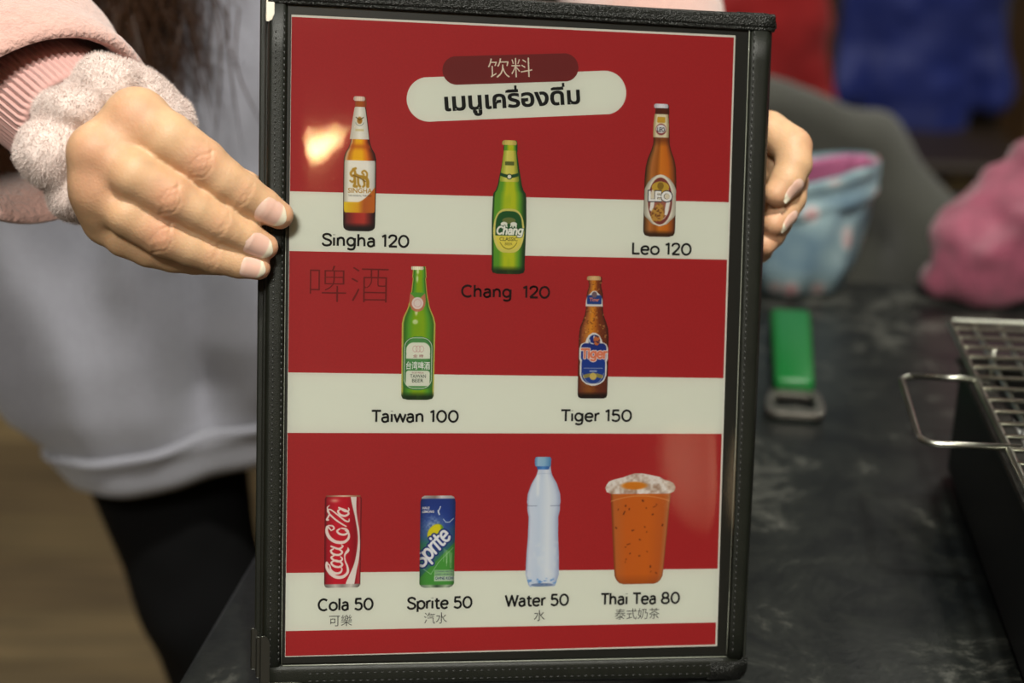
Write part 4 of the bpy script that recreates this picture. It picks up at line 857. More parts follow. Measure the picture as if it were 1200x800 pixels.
def nail_mesh(s, tip, ax, dn, L, wd, name='nail', h=.35, tipc=1.0):
    """plate laid on the finger by marching down to its surface"""
    tip = np.array(tip, float); ax = np.array(ax, float); ax /= np.linalg.norm(ax); dn = np.array(dn, float); dn -= ax*(dn@ax); dn /= np.linalg.norm(dn); sd_ = np.cross(ax, dn)
    nu, nv = 17, 21; P = []; C = []
    for j in range(nv):
        v = j/(nv-1); x = -L/2+L*v; e = 1-abs(2*v-1)**3.2*.55 if v > .5 else 1-abs(1-2*v)**4*.45
        for i in range(nu):
            u = 2*i/(nu-1)-1; ang = u*.74*e
            d = dn*math.cos(ang)+sd_*math.sin(ang); base = tip+ax*(x+ (L*.10*(1-u*u) if v > .9 else 0)*(v-.9)*10 - (L*.10*(1-u*u) if v < .1 else 0)*(.1-v)*10)-dn*wd*.45
            P.append((base, d, u, v))
    B = np.array([p[0] for p in P]); D = np.array([p[1] for p in P]); t = np.full(len(B), 16.0)
    for _ in range(60): t = t-np.clip(s.sample(B+D*t[:, None]), -.5, 1)*.7
    Q = B+D*t[:, None]
    u = np.array([p[2] for p in P]); v = np.array([p[3] for p in P])
    # flatten lengthwise so the plate stays straight past the pad
    H = ((Q-tip)@dn).reshape(nv, nu); H0 = H.copy(); k = np.clip((np.arange(nv)/(nv-1)-.55)/.45, 0, 1)[:, None]; lim = H[int(nv*.55)][None]-1.2*k*(np.arange(nv)[:, None]/(nv-1)-.5)*2
    H = np.maximum(H, lim*k+H*(1-k)); Q = Q+dn*(H-H0).reshape(-1)[:, None]
    edge = np.clip(np.minimum(1-np.abs(u), np.minimum(v, 1-v)*1.6)*5, 0, 1); Q = Q+D*((h*edge+.10)[:, None])
    pk = np.array((.74, .46, .37)); wt = np.array((.80, .72, .56)); lun = np.array((.80, .58, .48))
    fr = np.clip((v-(.80-.08*u*u))*14, 0, 1)*tipc; C = pk[None]*(1-fr[:, None])+wt[None]*fr[:, None]; l = np.clip((.22-v-.16*u*u)*9, 0, 1)*.5; C = C*(1-l[:, None])+lun*l[:, None]
    i, j = np.meshgrid(np.arange(nv-1), np.arange(nu-1), indexing='ij'); F = np.stack([i*nu+j, i*nu+j+1, (i+1)*nu+j+1, (i+1)*nu+j], -1).reshape(-1, 4)
    me = mesh_np(name, ml2p(Q), F, C); return me
# -- hand at the left of the menu (fingers in front of the leather edge)
I1 = [(-66.0, 245.5, 15, 12.6), (-52.1, 237.4, 22, 11.8), (-37.7, 228.0, 21, 10.5), (-28.9, 220.9, 18.5, 9.5), (-20.4, 215.2, 15.5, 9.0), (-11.8, 209.9, 12, 8.0), (-4.4, 205.9, 9.6, 6.4)]
I2 = [(-81.0, 229.5, 19, 11.6), (-66.1, 221.2, 26, 11.2), (-51.2, 212.5, 24.5, 10.2), (-41.2, 207.3, 21, 9.1), (-30.3, 201.3, 17, 8.6), (-19.2, 195.9, 12.5, 7.6), (-10.8, 191.6, 9.6, 6.1)]
I3 = [(-81.5, 214.0, 15, 11), (-69.4, 204.7, 20.5, 10.2), (-55.2, 195.8, 18.5, 9.5), (-43.6, 190.7, 15, 8.4), (-33.5, 187.0, 12, 7.8), (-22.3, 184.0, 9.4, 7.0), (-13.8, 182.0, 8, 5.7)]
I4 = [(-80, 202.0, 4, 9.8), (-72.7, 194.6, 8, 8.9), (-62.0, 189.4, 6, 8.2), (-52.0, 186.2, 2.5, 7.2), (-42.7, 185.0, 0, 6.8), (-29.7, 183.3, -2, 5.5)]
TH = [(-84, 240, -42, 14), (-58.0, 236.0, -40, 12.5), (-40.8, 227.3, -36, 10.6), (-22.2, 218.4, -28, 9.3), (-8.7, 212.2, -22.5, 8.4), (-.5, 210.4, -21.5, 7)]
wr = (-87, 244, -52, 18)
palm = [(wr, I1[0]), ((-88, 237, -52, 18), I2[0]), ((-88, 230, -50, 17), I3[0]), ((-87, 225, -46, 15), I4[0]), (I1[0], I2[0]), (I2[0], I3[0]), (I3[0], I4[0]), ((-70, 240, -25, 13), (-84, 215, -20, 14)), ((-80, 240, -38, 14), (-58, 237, -38, 12)), ((-88, 241, -50, 20), (-150, 285, -103, 24))]
dn = (-.1, -.25, 1)
def fax(f, i): return np.array(f[i+1][:3])-np.array(f[i-1][:3])
cre = []
for f, dd in ((I1, (0, -.25, 1)), (I2, (0, -.25, 1)), (I3, (-.05, -.25, 1))):
    cre.append((f[2][:3], fax(f, 2), dd, 8.5, (-3.6, -1.6, .3, 2.2, 4.2), .38, .55)); cre.append((f[4][:3], fax(f, 4), dd, 7.5, (-1.3, .6), .34, .55))
CRE = list(cre)
sp = [(np.array(f[2][:3])+(0, 0, 9), 8.5, .75, RED) for f in (I1, I2, I3)]+[(np.array(f[4][:3])+(0, 0, 8), 5, .35, RED) for f in (I1, I2, I3)]+[(np.array(f[0][:3])+(-2, 2, 12), 11, .55, RED) for f in (I1, I2, I3)]+[(np.array(f[-1][:3])+(2, -1, 1), 8, .5, RED) for f in (I1, I2, I3)]+[(np.array(f[3][:3])+(0, 0, 8), 6, .4, PALE) for f in (I1, I2, I3)]
SP = sp
nails = [(I1, (-9.2, 207.9, 11), (9, -4.6, -3.2), (.02, -.22, 1), 12.5, 6.4), (I2, (-14.6, 192.9, 11), (9, -4.4, -3.2), (.02, -.26, 1), 12.0, 6.0), (I3, (-17.2, 182.6, 9), (9, -2.4, -2.2), (0, -.12, 1), 10.5, 5.4)]
# -- hand at the right of the menu (wraps round from behind)
J1 = [(231.0, 258.3, -50, 11), (241.0, 256.0, -35, 10), (250.2, 247.6, -25, 9.8), (249.6, 238.3, -20.5, 9.1), (246.0, 230.4, -19, 8.4), (240.6, 223.6, -18.5, 6.8)]
J2 = [(233.3, 238.8, -56, 11), (246.0, 238.4, -43, 10), (253.2, 230.7, -34, 9), (251.4, 221.8, -29.5, 8.3), (247.0, 214.6, -26.5, 7.6), (241.6, 208.6, -24, 6.3)]
J3 = [(233.0, 221.0, -58, 10), (242.6, 222.1, -47, 9), (249.8, 217.6, -41, 8.4), (247.3, 209.6, -36, 7.8), (243.0, 203.3, -32, 7.2), (238.6, 198.0, -29, 6)]
J4 = [(230.0, 206.0, -60, 9.5), (238, 206, -52, 8.5), (243.0, 201.6, -47, 7.6), (240.3, 195.6, -42, 7.0), (235, 191, -37, 5.6)]
T2 = [(222, 245, -78, 14), (212, 250, -56, 12), (204, 246, -38, 10), (196, 238, -25, 8.8), (188, 229, -20, 7)]
w2 = [(222, 236, -100, 20), (222, 224, -100, 19)]
palm2 = [(w2[0], J1[0]), (w2[0], J2[0]), (w2[1], J3[0]), (w2[1], J4[0]), (J1[0], J2[0]), (J2[0], J3[0]), (J3[0], J4[0]), ((222, 245, -84, 14), (214, 249, -60, 13)), ((222, 232, -98, 21), (220, 285, -165, 25))]
cre = []
for f in (J1, J2): cre.append((f[2][:3], fax(f, 2), (1, .35, .35), 8, (-3, -1, 1, 3), .3, .6)); cre.append((f[4][:3], fax(f, 4), (1, -.3, .5), 6, (-1, .8), .28, .55))
sp = [(np.array(f[2][:3])+(8, 2, 3), 9, .5, RED) for f in (J1, J2, J3)]+[(np.array(f[-1][:3])+(1, -3, 3), 8, .55, RED) for f in (J1, J2, J3)]
SP = SP+sp; CRE += cre
nails += [(J1, (245.2, 225.6, -15), (-4.6, -8.5, .8), (.80, -.25, .62), 12.5, 6.2), (J2, (246.0, 210.6, -22), (-4.8, -7.6, 1.6), (.85, -.35, .45), 11.5, 5.8)]
# -- rest of the body (under the clothes), world metres
elbR = ml2p((-234, 362, -194))+POn; wrR = ml2p((-140, 276, -93))+POn; elbL = ml2p((226, 384, -277))+POn; wrL = ml2p((220, 285, -165))+POn
shR = np.array((-.335, 1.06, 1.30)); shL = np.array((.03, 1.16, 1.30))
def seg_axis(parts):
    out = []
    for a, b, h in parts: out.append(np.arange(a, b-1e-6, (b-a)/max(1, round((b-a)/h))))
    return np.concatenate(out+[[parts[-1][1]]])
sb = SDF(0, 0, .9, [seg_axis([(-560, -116, 8), (-116, 10, .85), (10, 226, 8), (226, 262, .9), (262, 400, 8)]),
    seg_axis([(-900, 150, 12), (150, 170, 4), (170, 268, .85), (268, 300, 4), (300, 960, 8)]),
    seg_axis([(-1080, -130, 10), (-130, -75, 4), (-75, 44, .9), (44, 52, 4)])])
def bc(a, b, ra, rb, k=.02): sb.cap(w2ml(np.array(a)), w2ml(np.array(b)), ra*1000, rb*1000, k*1000)
def be(c, r_, k): sb.ell(w2ml(np.array(c)), np.array(r_)*1000, k*1000, MWn)
bc((-.27, 1.15, .74), (-.20, 1.13, 1.02), .105, .10, .04); bc((-.20, 1.13, 1.02), (-.165, 1.11, 1.22), .11, .115, .05)
bc((-.29, 1.10, 1.27), (-.02, 1.14, 1.27), .05, .05, .06); bc((-.155, 1.11, 1.28), (-.15, 1.07, 1.40), .052, .048, .03)
for a_, b_, c_ in ((shR, elbR, wrR), (shL, elbL, wrL)): bc(a_, b_, .047, .036, .03); bc(b_, c_, .036, .0245, .015)
legs = [((-.345, 1.13, .76), (-.286, 1.09, .47), (-.245, 1.14, .09)), ((-.20, 1.19, .76), (-.155, 1.22, .46), (-.135, 1.28, .09))]
for a_, b_, c_ in legs: bc(a_, b_, .080, .050, .03); bc(b_, c_, .050, .032, .02); bc(c_, np.array(c_)+(.03, -.11, -.055), .030, .024, .02)
# head with face
hc = np.array((-.150, 1.035, 1.50)); be(hc, (.072, .092, .108), .02); be(hc+(.0, -.052, -.055), (.045, .045, .05), .03)
bc(hc+(0, -.092, .0), hc+(0, -.112, -.028), .009, .012, .012); bc(hc+(-.018, -.090, -.062), hc+(.018, -.090, -.062), .008, .008, .008)
for sx in (-1, 1): be(hc+(sx*.073, .005, -.01), (.009, .018, .030), .01)
for a_ in palm+palm2: sb.cap(a_[0][:3], a_[1][:3], a_[0][3], a_[1][3], 8)
for f in (I1, I2, I3, I4, J1, J2, J3, J4): sb.chain_own(f, 2.2, 1.2)
for f in (TH, T2): sb.chain_own(f, 6, 1.5)
V, F = sb.mesh(); V = smooth_np(V, F, 2, .4); N_ = sb.grad(V)
# knuckle relief: tendons and bumps
for c, r, am in ((I1[0], 11, 2.2), (I2[0], 9, 3.0), (I3[0], 8.5, 2.4), (I4[0], 8, 1.6)):
    cc = np.array(c[:3])+np.array((-4, 3, 8.)); w = np.exp(-(np.linalg.norm(V-cc, axis=1)/r)**2); V = V+N_*(am*.8*w)[:, None]
for a_, b_ in ((I1[0], I2[0]), (I2[0], I3[0]), (I3[0], I4[0])):
    cc = (np.array(a_[:3])+np.array(b_[:3]))/2+np.array((-2, 2, 12.)); w = np.exp(-(np.linalg.norm(V-cc, axis=1)/8)**2); V = V-N_*(1.9*w)[:, None]
for (c, ax, dnv, hw, offs, amp, sg) in CRE:   # transverse folds on the back of a joint
    c = np.array(c); ax = np.array(ax, float); ax /= np.linalg.norm(ax); dnv = np.array(dnv, float); dnv -= ax*(dnv@ax); dnv /= np.linalg.norm(dnv); sd_ = np.cross(ax, dnv)
    q = V-c; near = np.linalg.norm(q, axis=1) < 16; u = q@ax; v = q@sd_; w = N_@dnv
    for o in offs:
        cur = o*(1-.035*v*v*.5)+.25*np.sin(v*1.1+o)
        m = amp*np.exp(-((u-cur)/sg)**2)*np.clip(w*1.6, 0, 1)*np.exp(-(v/hw)**4)*near; V = V-N_*m[:, None]
body = link('body', mesh_np('body', ml2p(V), F, skin_col(V, SP)), person, M['skin'])
class Finger:                                        # distance to one finger alone, for seating its nail
    def __init__(s, J): s.J = J
    def sample(s, P):
        d = np.full(len(P), 99.)
        for a, b in zip(s.J[-4:-1], s.J[-3:]):
            A = np.array(a[:3]); ab = np.array(b[:3])-A; t = np.clip(((P-A)@ab)/(ab@ab), 0, 1); d = np.minimum(d, np.linalg.norm(P-A-t[:, None]*ab, axis=1)-(a[3]+(b[3]-a[3])*t))
        return d
for i, (s, c, ax, dd, L, wd) in enumerate(nails):
    link('nail', nail_mesh(Finger(s), c, ax, dd, L, wd), body, M['nail'])
# eyes and mouth of the (unseen) face
for sx in (-1, 1):
    bm = bmesh.new(); bmesh.ops.create_uvsphere(bm, u_segments=14, v_segments=10, radius=.012); me = bpy.data.meshes.new('eye'); bm.to_mesh(me); bm.free(); o = link('eye', me, body, M['paper']); o.location = Vector(hc+(sx*.030, -.078, .008)-POn)
# -- clothes
M['grey_knit'] = material('grey_sweatshirt_cotton', (.31, .31, .365, 1), .9, noise=(260, .88, 2), bump=(500, .35, .001), sheen=.3)
M['pink_fleece'] = material('pink_fleece', (.64, .37, .315, 1), .95, noise=(180, .85, 3), bump=(420, .9, .002), sheen=.6)
M['pink_knit'] = material('pink_ribbed_knit', (.56, .31, .28, 1), .9, bump=(900, .4, .0006), sheen=.3)
M['plush'] = material('pale_pink_plush', (.76, .62, .575, 1), .95, noise=(60, .84, 3), sheen=.8)
M['leggings'] = material('black_leggings', (.003, .003, .0035, 1), .9, spec=.15)
M['hair'] = NT('brown_hair').m; hb = M['hair'].node_tree.nodes['Principled BSDF']; hb.inputs['Base Color'].default_value = (.045, .018, .007, 1); hb.inputs['Roughness'].default_value = .45
# sweatshirt: lofted shell with folds
zz = [.640, .647, .668, .684, .71, .76, .82, .90, 1.00, 1.10, 1.20, 1.28, 1.325, 1.345]
cxs = [-.262, -.263, -.266, -.266, -.268, -.272, -.265, -.235, -.195, -.180, -.165, -.158, -.155, -.155]
cys = [1.105, 1.105, 1.105, 1.105, 1.105, 1.105, 1.11, 1.12, 1.125, 1.125, 1.12, 1.11, 1.105, 1.10]
rxs = [.120, .131, .140, .146, .156, .174, .192, .205, .212, .212, .205, .170, .10, .07]
rys = [.095, .105, .112, .122, .130, .138, .140, .138, .132, .128, .115, .09, .07, .055]
zs_ = np.concatenate([np.linspace(.640, .684, 12), np.linspace(.690, 1.345, 90)]); nth = 180; th = np.linspace(0, 2*math.pi, nth, endpoint=False)
R3 = []
yaw = .35
for z in zs_:
    cx, cy, rx, ry = (np.interp(z, zz, q) for q in (cxs, cys, rxs, rys))
    k = np.clip((1.10-z)/.25, 0, 1)*np.clip((z-.66)/.06, .2, 1); ph = (z-.6)*2.2
    fold = .024*np.sin(5*th+ph*1.4+.6)+.015*np.sin(9*th-ph*2.2+1.2)+.006*np.sin(16*th+ph*3+np.sin(z*22))
    f2 = .010*vnoise(np.stack([np.cos(th), np.sin(th), np.full(nth, z*2.4)], 1), 3.2)
    x = (rx+fold*k+f2)*np.cos(th); y = (ry+(fold*k+f2)*.9)*np.sin(th); x, y = x*math.cos(yaw)-y*math.sin(yaw), x*math.sin(yaw)+y*math.cos(yaw)
    dip = (-.012*np.cos(th-4.2)+.16*(x+.02))*np.clip((.90-z)/.22, 0, 1)
    R3.append(np.stack([cx+x, cy+y, z+dip], 1))
V, F = loft(np.array(R3)); V = V-POn
sw = link('sweatshirt', mesh_np('sweatshirt', V, F), person, M['grey_knit']); sw['label'] = 'loose pale grey sweatshirt with a banded hem'
m_ = sw.modifiers.new('thick', 'SOLIDIFY'); m_.thickness = .004; m_.offset = -1
hb_ = np.array(R3[:12]); ctr = hb_.mean(1, keepdims=True); hb2 = ctr+(hb_-ctr)*1.018; hb2[:, :, 2] = hb_[:, :, 2]+.001
rib = 1+.004*np.sin(np.arange(nth)*math.pi)[None, :, None]; hb2 = ctr+(hb2-ctr)*rib
V, F = loft(hb2); o = link('hem_band', mesh_np('hem_band', V-POn, F), sw, M['grey_knit']); m_ = o.modifiers.new('thick', 'SOLIDIFY'); m_.thickness = .005; m_.offset = 1
# leggings
sl = SDF((-.48, .95, .06), (-.02, 1.42, .84), .006)
for a_, b_, c_ in legs: sl.cap(a_, b_, .088, .057, .03); sl.cap(b_, c_, .057, .038, .02)
sl.cap((-.31, 1.14, .76), (-.22, 1.17, .76), .09, .09, .04)
V, F = sl.mesh(); V = smooth_np(V, F, 2); V = V+.002*vnoise(V, 30)[:, None]*sl.grad(V); link('leggings', mesh_np('leggings', V-POn, F), person, M['leggings'])
for a_, b_, c_ in legs:
    c = np.array(c_); ss = SDF(c+(-.09, -.20, -.10), c+(.11, .10, .06), .005); ss.cap(c+(-.005, .02, -.05), c+(.04, -.13, -.052), .036, .036, .02); ss.cap(c+(0, 0, 0), c+(0, 0, -.04), .04, .042, .02)
    V, F = ss.mesh(); V[:, 2] = np.maximum(V[:, 2], .001); link('shoe', mesh_np('shoe', V-POn, F), person, M['lampbody'])
# jacket sleeves (tubes along a path, folds, turned edge)
def sleeve(path, rad, nm, seed, lab, asp=1.0, n=60, fold=.05):
    P = catmull(path, 12); t = np.linspace(0, 1, len(P)); R = np.interp(t, np.linspace(0, 1, len(rad)), rad); T = np.gradient(P, axis=0); T /= np.linalg.norm(T, axis=1)[:, None]
    u = np.cross(T[0], (0, 0, 1.)); u /= np.linalg.norm(u); rings = []; th = np.linspace(0, 2*math.pi, n, endpoint=False)
    for i in range(len(P)):
        u = u-T[i]*(u@T[i]); u /= np.linalg.norm(u); w = np.cross(T[i], u); d = np.cos(th)[:, None]*u+np.sin(th)[:, None]*w
        q = P[i]+R[i]*d; nn = vnoise(q+seed, 26)*.6+vnoise(q+seed, 60)*.2; nn += .5*np.sin(np.full(n, t[i]*34)+2*np.sin(th+seed))
        rings.append(q+d*(nn*fold*R[i])[:, None])
    # rolled edge at the first end
    e = rings[0]; c = P[0]; inn = [c+(e-c)*k+T[0]*dz for k, dz in ((.80, .030), (.84, .012), (.88, .002), (.94, -.003))]
    rings = inn+rings; V, F = loft(np.array(rings)); return V, F
V1, F1 = sleeve([ml2p((-119, 246, -60))+POn, ml2p((-142, 275, -92))+POn, ml2p((-185, 316, -142))+POn, elbR+(0, 0, .0), (elbR+shR)/2, shR], [.057, .057, .059, .060, .064, .068], 'a', 1.3, '')
V2, F2 = sleeve([ml2p((221, 270, -140))+POn, (wrL+elbL)/2, elbL+(.0, 0, .0), (elbL+shL)/2, shL], [.044, .050, .055, .060, .066], 'b', 4.1, '')
# back and shoulders of the jacket
th = np.linspace(-.95, math.pi+.95, 70); R4 = []
for z in np.linspace(.74, 1.33, 40):
    cx, cy, rx, ry = (np.interp(z, zz, q) for q in (cxs, cys, rxs, rys)); x = (rx+.022)*np.cos(th); y = (ry+.022)*np.sin(th); x, y = x*math.cos(yaw)-y*math.sin(yaw), x*math.sin(yaw)+y*math.cos(yaw)
    f = 1+.02*vnoise(np.stack([x*12, y*12, np.full(len(th), z*9)], 1), 1.); R4.append(np.stack([cx+x*f, cy+y*f, np.full(len(th), z)], 1))
R4 = np.array(R4); open_lim = R4[:, :, 1] > -9
V3, F3 = loft(R4[:, 22:, :] if False else R4[:, 14:-14, :], False)
jk = [(V1, F1), (V2, F2), (V3, F3)]; off = 0; FF = []
for v, f in jk: FF.append(f+off); off += len(v)
jkt = link('jacket', mesh_np('jacket', np.concatenate([v for v, f in jk])-POn, np.concatenate(FF)), person, M['pink_fleece']); jkt['label'] = 'open pink fleece jacket'
m_ = jkt.modifiers.new('thick', 'SOLIDIFY'); m_.thickness = .003; m_.offset = -1
# ribbed cuff of the sleeve beside the scrunchie
def cuff(c0, c1, r0, r1, ribs, nm):
    c0 = np.array(c0, float); c1 = np.array(c1, float); ax = (c1-c0)/np.linalg.norm(c1-c0); u = np.cross(ax, (0, 0, 1.)); u /= np.linalg.norm(u); w = np.cross(ax, u); n = ribs*8; th = np.linspace(0, 2*math.pi, n, endpoint=False); rings = []
    for s_, rr in ((-.02, .84), (-.05, .92), (-.02, .985), (.03, 1.0)): rings.append((s_, rr))
    rings += [(t, 1+.0) for t in np.linspace(.1, 1, 10)]; out = []
    for t, k in rings:
        r = (r0+(r1-r0)*max(t, 0))*k*(1+.028*np.cos(th*ribs)*(1 if t > 0 else .4))*(1+.03*np.sin(3*th+1))
        out.append(c0+(c1-c0)*t+r[:, None]*(np.cos(th)[:, None]*u+np.sin(th)[:, None]*w))
    V, F = loft(np.array(out)); o = link(nm, mesh_np(nm, ml2p(V), F), jkt, M['pink_knit']); o['label'] = 'ribbed knit cuff of the jacket'
cuff((-98, 246, -38), (-124, 266, -76), 30, 32, 62, 'cuff')
cuff((220, 262, -128), (220, 285, -160), 27, 31, 56, 'cuff')
# plush scrunchie: a thing of its own
cs = np.array((-81, 236, -20)); axn = np.array((.30, -.22, .93)); axn /= np.linalg.norm(axn); u = np.cross(axn, (0, 1., 0)); u /= np.linalg.norm(u); w = np.cross(axn, u)
sc = SDF(cs-56, cs+56, 1.2); K = 40; ring = []
for i in range(K):
    t = 2*math.pi*i/K; r = 25.8+1.6*math.sin(3*t+.6)+1.5*math.sin(7*t); rr = 12.4+1.2*math.sin(5*t+2)+.8*math.sin(9*t+1); ring.append(np.concatenate([cs+r*(math.cos(t)*u+math.sin(t)*w)+axn*2.2*math.sin(4*t), [rr]]))
for i in range(K): a_, b_ = ring[i], ring[(i+1) % K]; sc.cap(a_[:3], b_[:3], a_[3], b_[3], 3)
V, F = sc.mesh(); N_ = sc.grad(V); q = V-cs; ang = np.arctan2(q@w, q@u); ver = q@axn
g = np.sin(ang*8+.6*np.sin(ver*.16)+2*vnoise(V, .05)); V = V+N_*((1.0*g-.7*np.clip(-g, 0, 1)**3)[:, None])+N_*(1.3*vnoise(V, .10)+.35*vnoise(V, .35)+.12*vnoise(V, .8))[:, None]
sc_o = Vector(ml2p(cs)+POn); scr = empty('scrunchie', sc_o, None, 'fluffy pale pink plush scrunchie round the wrist left of the menu', 'scrunchie')
Vw = ml2p(V)+POn-np.array(sc_o); link('plush_ring', mesh_np('plush_ring', Vw, F), scr, M['plush'])
nf = 110000; fi = rng.integers(0, len(F), nf); bw = rng.random((nf, 2)); A, B_, C_2, D_ = (V[F[fi, k]] for k in range(4)); p = A*(1-bw[:, :1])*(1-bw[:, 1:])+B_*bw[:, :1]*(1-bw[:, 1:])+C_2*bw[:, :1]*bw[:, 1:]+D_*(1-bw[:, :1])*bw[:, 1:]
n_ = sc.grad(p); d = n_+.65*rng.normal(size=(nf, 3)); d /= np.linalg.norm(d, axis=1)[:, None]; l = rng.uniform(1.0, 2.8, nf)[:, None]; sdv = np.cross(d, rng.normal(size=(nf, 3))); sdv /= np.linalg.norm(sdv, axis=1)[:, None]
p0 = p-n_*.3; tri = np.stack([p0-sdv*.11, p0+sdv*.11, p0+d*l], 1).reshape(-1, 3); Ft = np.arange(nf*3).reshape(-1, 3)
o = link('plush_fibres', mesh_np('plush_fibres', ml2p(tri)+POn-np.array(sc_o), Ft), scr, M['plush'], False); o['kind'] = 'stuff'
# hair: strands from the scalp falling over the shoulder and chest
HV = []; HF = []; ho = 0; R = np.random.default_rng(11)
def lock(p0, pts, r, n=9):
    global ho
    P = catmull([p0]+pts, 5); Vh, Fh = tube_geo(P, r*np.clip(1.15-np.linspace(0, 1, len(P))**3*1.1, .05, 1), 4, capped=False); HV.append(Vh); HF.append(np.array(Fh)+ho); ho += len(Vh)
for i in range(520):
    a = R.uniform(0, 2*math.pi); el_ = R.uniform(.15, 1.4); d = np.array((math.cos(a)*math.cos(el_), math.sin(a)*math.cos(el_), math.sin(el_)))
    if d[1] < -.35 and el_ < .8: d[1] *= -1
    p0 = hc+d*np.array((.076, .096, .112)); side = -1 if d[0] < .05 else 1; f = R.uniform(0, 1)
    sp1 = hc+np.array((side*(.088+.01*R.random()), .01+.05*R.normal()*.4, -.03)); 
    if side < 0:
        tip = np.array((-.262+R.normal()*.024+.03*f, .945+R.normal()*.012, 1.005-.035*R.random()+.10*abs(R.normal())*.6)); mid = np.array((-.268+R.normal()*.02, 1.0+R.normal()*.015, 1.27)); low = np.array((-.262+R.normal()*.024, .958+R.normal()*.012, 1.12))
        lock(p0, [sp1, mid, low, tip], .0016)
    else:
        tip = np.array((-.05+R.normal()*.03, 1.24+R.normal()*.02, 1.10+R.random()*.08)); mid = np.array((-.06+R.normal()*.02, 1.14, 1.34)); lock(p0, [sp1+(0, .03, 0), mid, tip], .0018)
for i in range(260):   # thin ends
    x = -.252+R.normal()*.022; z = R.uniform(1.02, 1.14); lock(np.array((x, .945+R.normal()*.008, z)), [np.array((x+R.normal()*.006, .94+R.normal()*.008, z-.04)), np.array((x+R.normal()*.014+.004, .942+R.normal()*.01, z-.08-.03*R.random()))], .0007)
o = link('hair', mesh_np('hair', np.concatenate(HV)-POn, np.concatenate(HF)), person, M['hair']); o['label'] = 'long brown hair'
# ------------------------------------------------------------------ things behind the table
def soft(name, parent, mat, build, lo, hi, h, amp=.01, sc_=12, amp2=.004, it=2, fn=None):
    s = SDF(lo, hi, h); build(s); V, F = s.mesh(); V = smooth_np(V, F, it); N_ = s.grad(V); V = V+N_*(amp*vnoise(V, sc_)+amp2*vnoise(V, sc_*2.6))[:, None]
    if fn: V = fn(V, N_)
    return link(name, mesh_np(name, V, F), parent, mat)
# charcoal upholstered chair
M['charcoal'] = material('charcoal_upholstery', (.055, .055, .045, 1), .9, noise=(160, .8), bump=(600, .3, .001), sheen=.2)
M['chair_leg'] = material('dark_wood_leg', (.03, .018, .01, 1), .5)
def chair(loc, rot, label, mat):
    t = empty('lounge_chair', loc, (0, 0, rot), label, 'chair')
    def bk(s):
        for x in np.linspace(-.18, .18, 13): s.cap((x, .02, .48), (x*.92, -.02, .80-x*x*2.2), .042, .040, .02)
        s.cap((-.20, .01, .50), (-.24, -.10, .62), .04, .04, .04); s.cap((.20, .01, .50), (.24, -.10, .62), .04, .04, .04)
        s.cap((-.19, 0, .74), (-.235, -.09, .66), .04, .04, .05); s.cap((.19, 0, .74), (.235, -.09, .66), .04, .04, .05)
    soft('backrest', t, mat, bk, (-.34, -.2, .38), (.34, .12, .92), .010, .006, 9)
    soft('seat', t, mat, lambda s: [s.cap((-.19, y, .42), (.19, y, .42), .045, .045, .03) for y in (-.36, -.27, -.18, -.09)], (-.3, -.46, .34), (.3, .02, .5), .012, .005, 9)
    for x in (-.19, .19):
        for y in (-.36, -.02): tube('leg', t, M['chair_leg'], [(x, y, .39), (x*1.12, y+(.02 if y > -.1 else -.02), 0)], [.017, .011], 10)
    return t
chair((.278, 1.70, 0), math.radians(12), 'charcoal upholstered chair with a rounded back beyond the table', M['charcoal'])
# blue flowered fabric bag with a pink lining
NB = NT('flowered_cloth'); tc = NB.n('ShaderNodeTexCoord'); vo = NB.n('ShaderNodeTexVoronoi', Scale=34); NB.l(tc.outputs['Object'], vo.inputs['Vector']); cr = NB.n('ShaderNodeValToRGB'); e = cr.color_ramp.elements
e[0].position = .0; e[0].color = (.55, .16, .20, 1); e[1].position = .40; e[1].color = (.24, .34, .38, 1); x_ = e.new(.22); x_.color = (.55, .48, .48, 1); x_ = e.new(.30); x_.color = (.30, .40, .44, 1); x_ = e.new(.9); x_.color = (.12, .20, .27, 1)
NB.l(vo.outputs['Distance'], cr.inputs[0]); NB.l(cr.outputs[0], NB.b.inputs['Base Color']); NB.set(Roughness=.7); M['floral'] = NB.m
bag = empty('fabric_bag', (.255, 1.155, TZ), (0, 0, .15), 'small light blue flowered fabric bag with pink lining on the far table edge', 'bag')
th = np.linspace(0, 2*math.pi, 64, endpoint=False); R5 = []
for z, kx, ky in ((0, .01, .01), (.0, .030, .022), (.004, .042, .032), (.03, .050, .040), (.06, .054, .040), (.085, .062, .040), (.098, .063, .034), (.106, .062, .032)):
    f = 1+.06*np.sin(5*th+z*40)+.04*np.sin(9*th-z*60); R5.append(np.stack([kx*1.0*np.cos(th)*f, ky*np.sin(th)*f, np.full(64, z)+.010*np.cos(th)*(z > .08)], 1))
V, F = loft(np.array(R5)); o = link('bag_body', mesh_np('bag_body', V, F), bag, M['floral']); m_ = o.modifiers.new('t', 'SOLIDIFY'); m_.thickness = .002
R6 = [r*np.array((.94, .9, 1))+np.array((0, 0, .001)) for r in R5[:1:-1]]; R6 = [R6[0]*np.array((1.02, 1.02, 1))]+R6
V, F = loft(np.array(R6)); o = link('lining', mesh_np('lining', V, F), bag, material('pink_lining', (.40, .12, .24, 1), .8)); o['label'] = 'pink lining showing at the open top'
R7 = []
for t_ in np.linspace(0, 1, 8): R7.append(np.array([(.058*c*(1.0+.03*math.sin(9*t_)), .040*s_*(1.0+.05*math.sin(9*t_)), .078+.030*t_+.010*c) for c, s_ in zip(np.cos(th), np.sin(th))])*np.array((1.10, 1.06, 1)))
V, F = loft(np.array(R7)); o = link('folded_rim', mesh_np('folded_rim', V, F), bag, M['floral'])
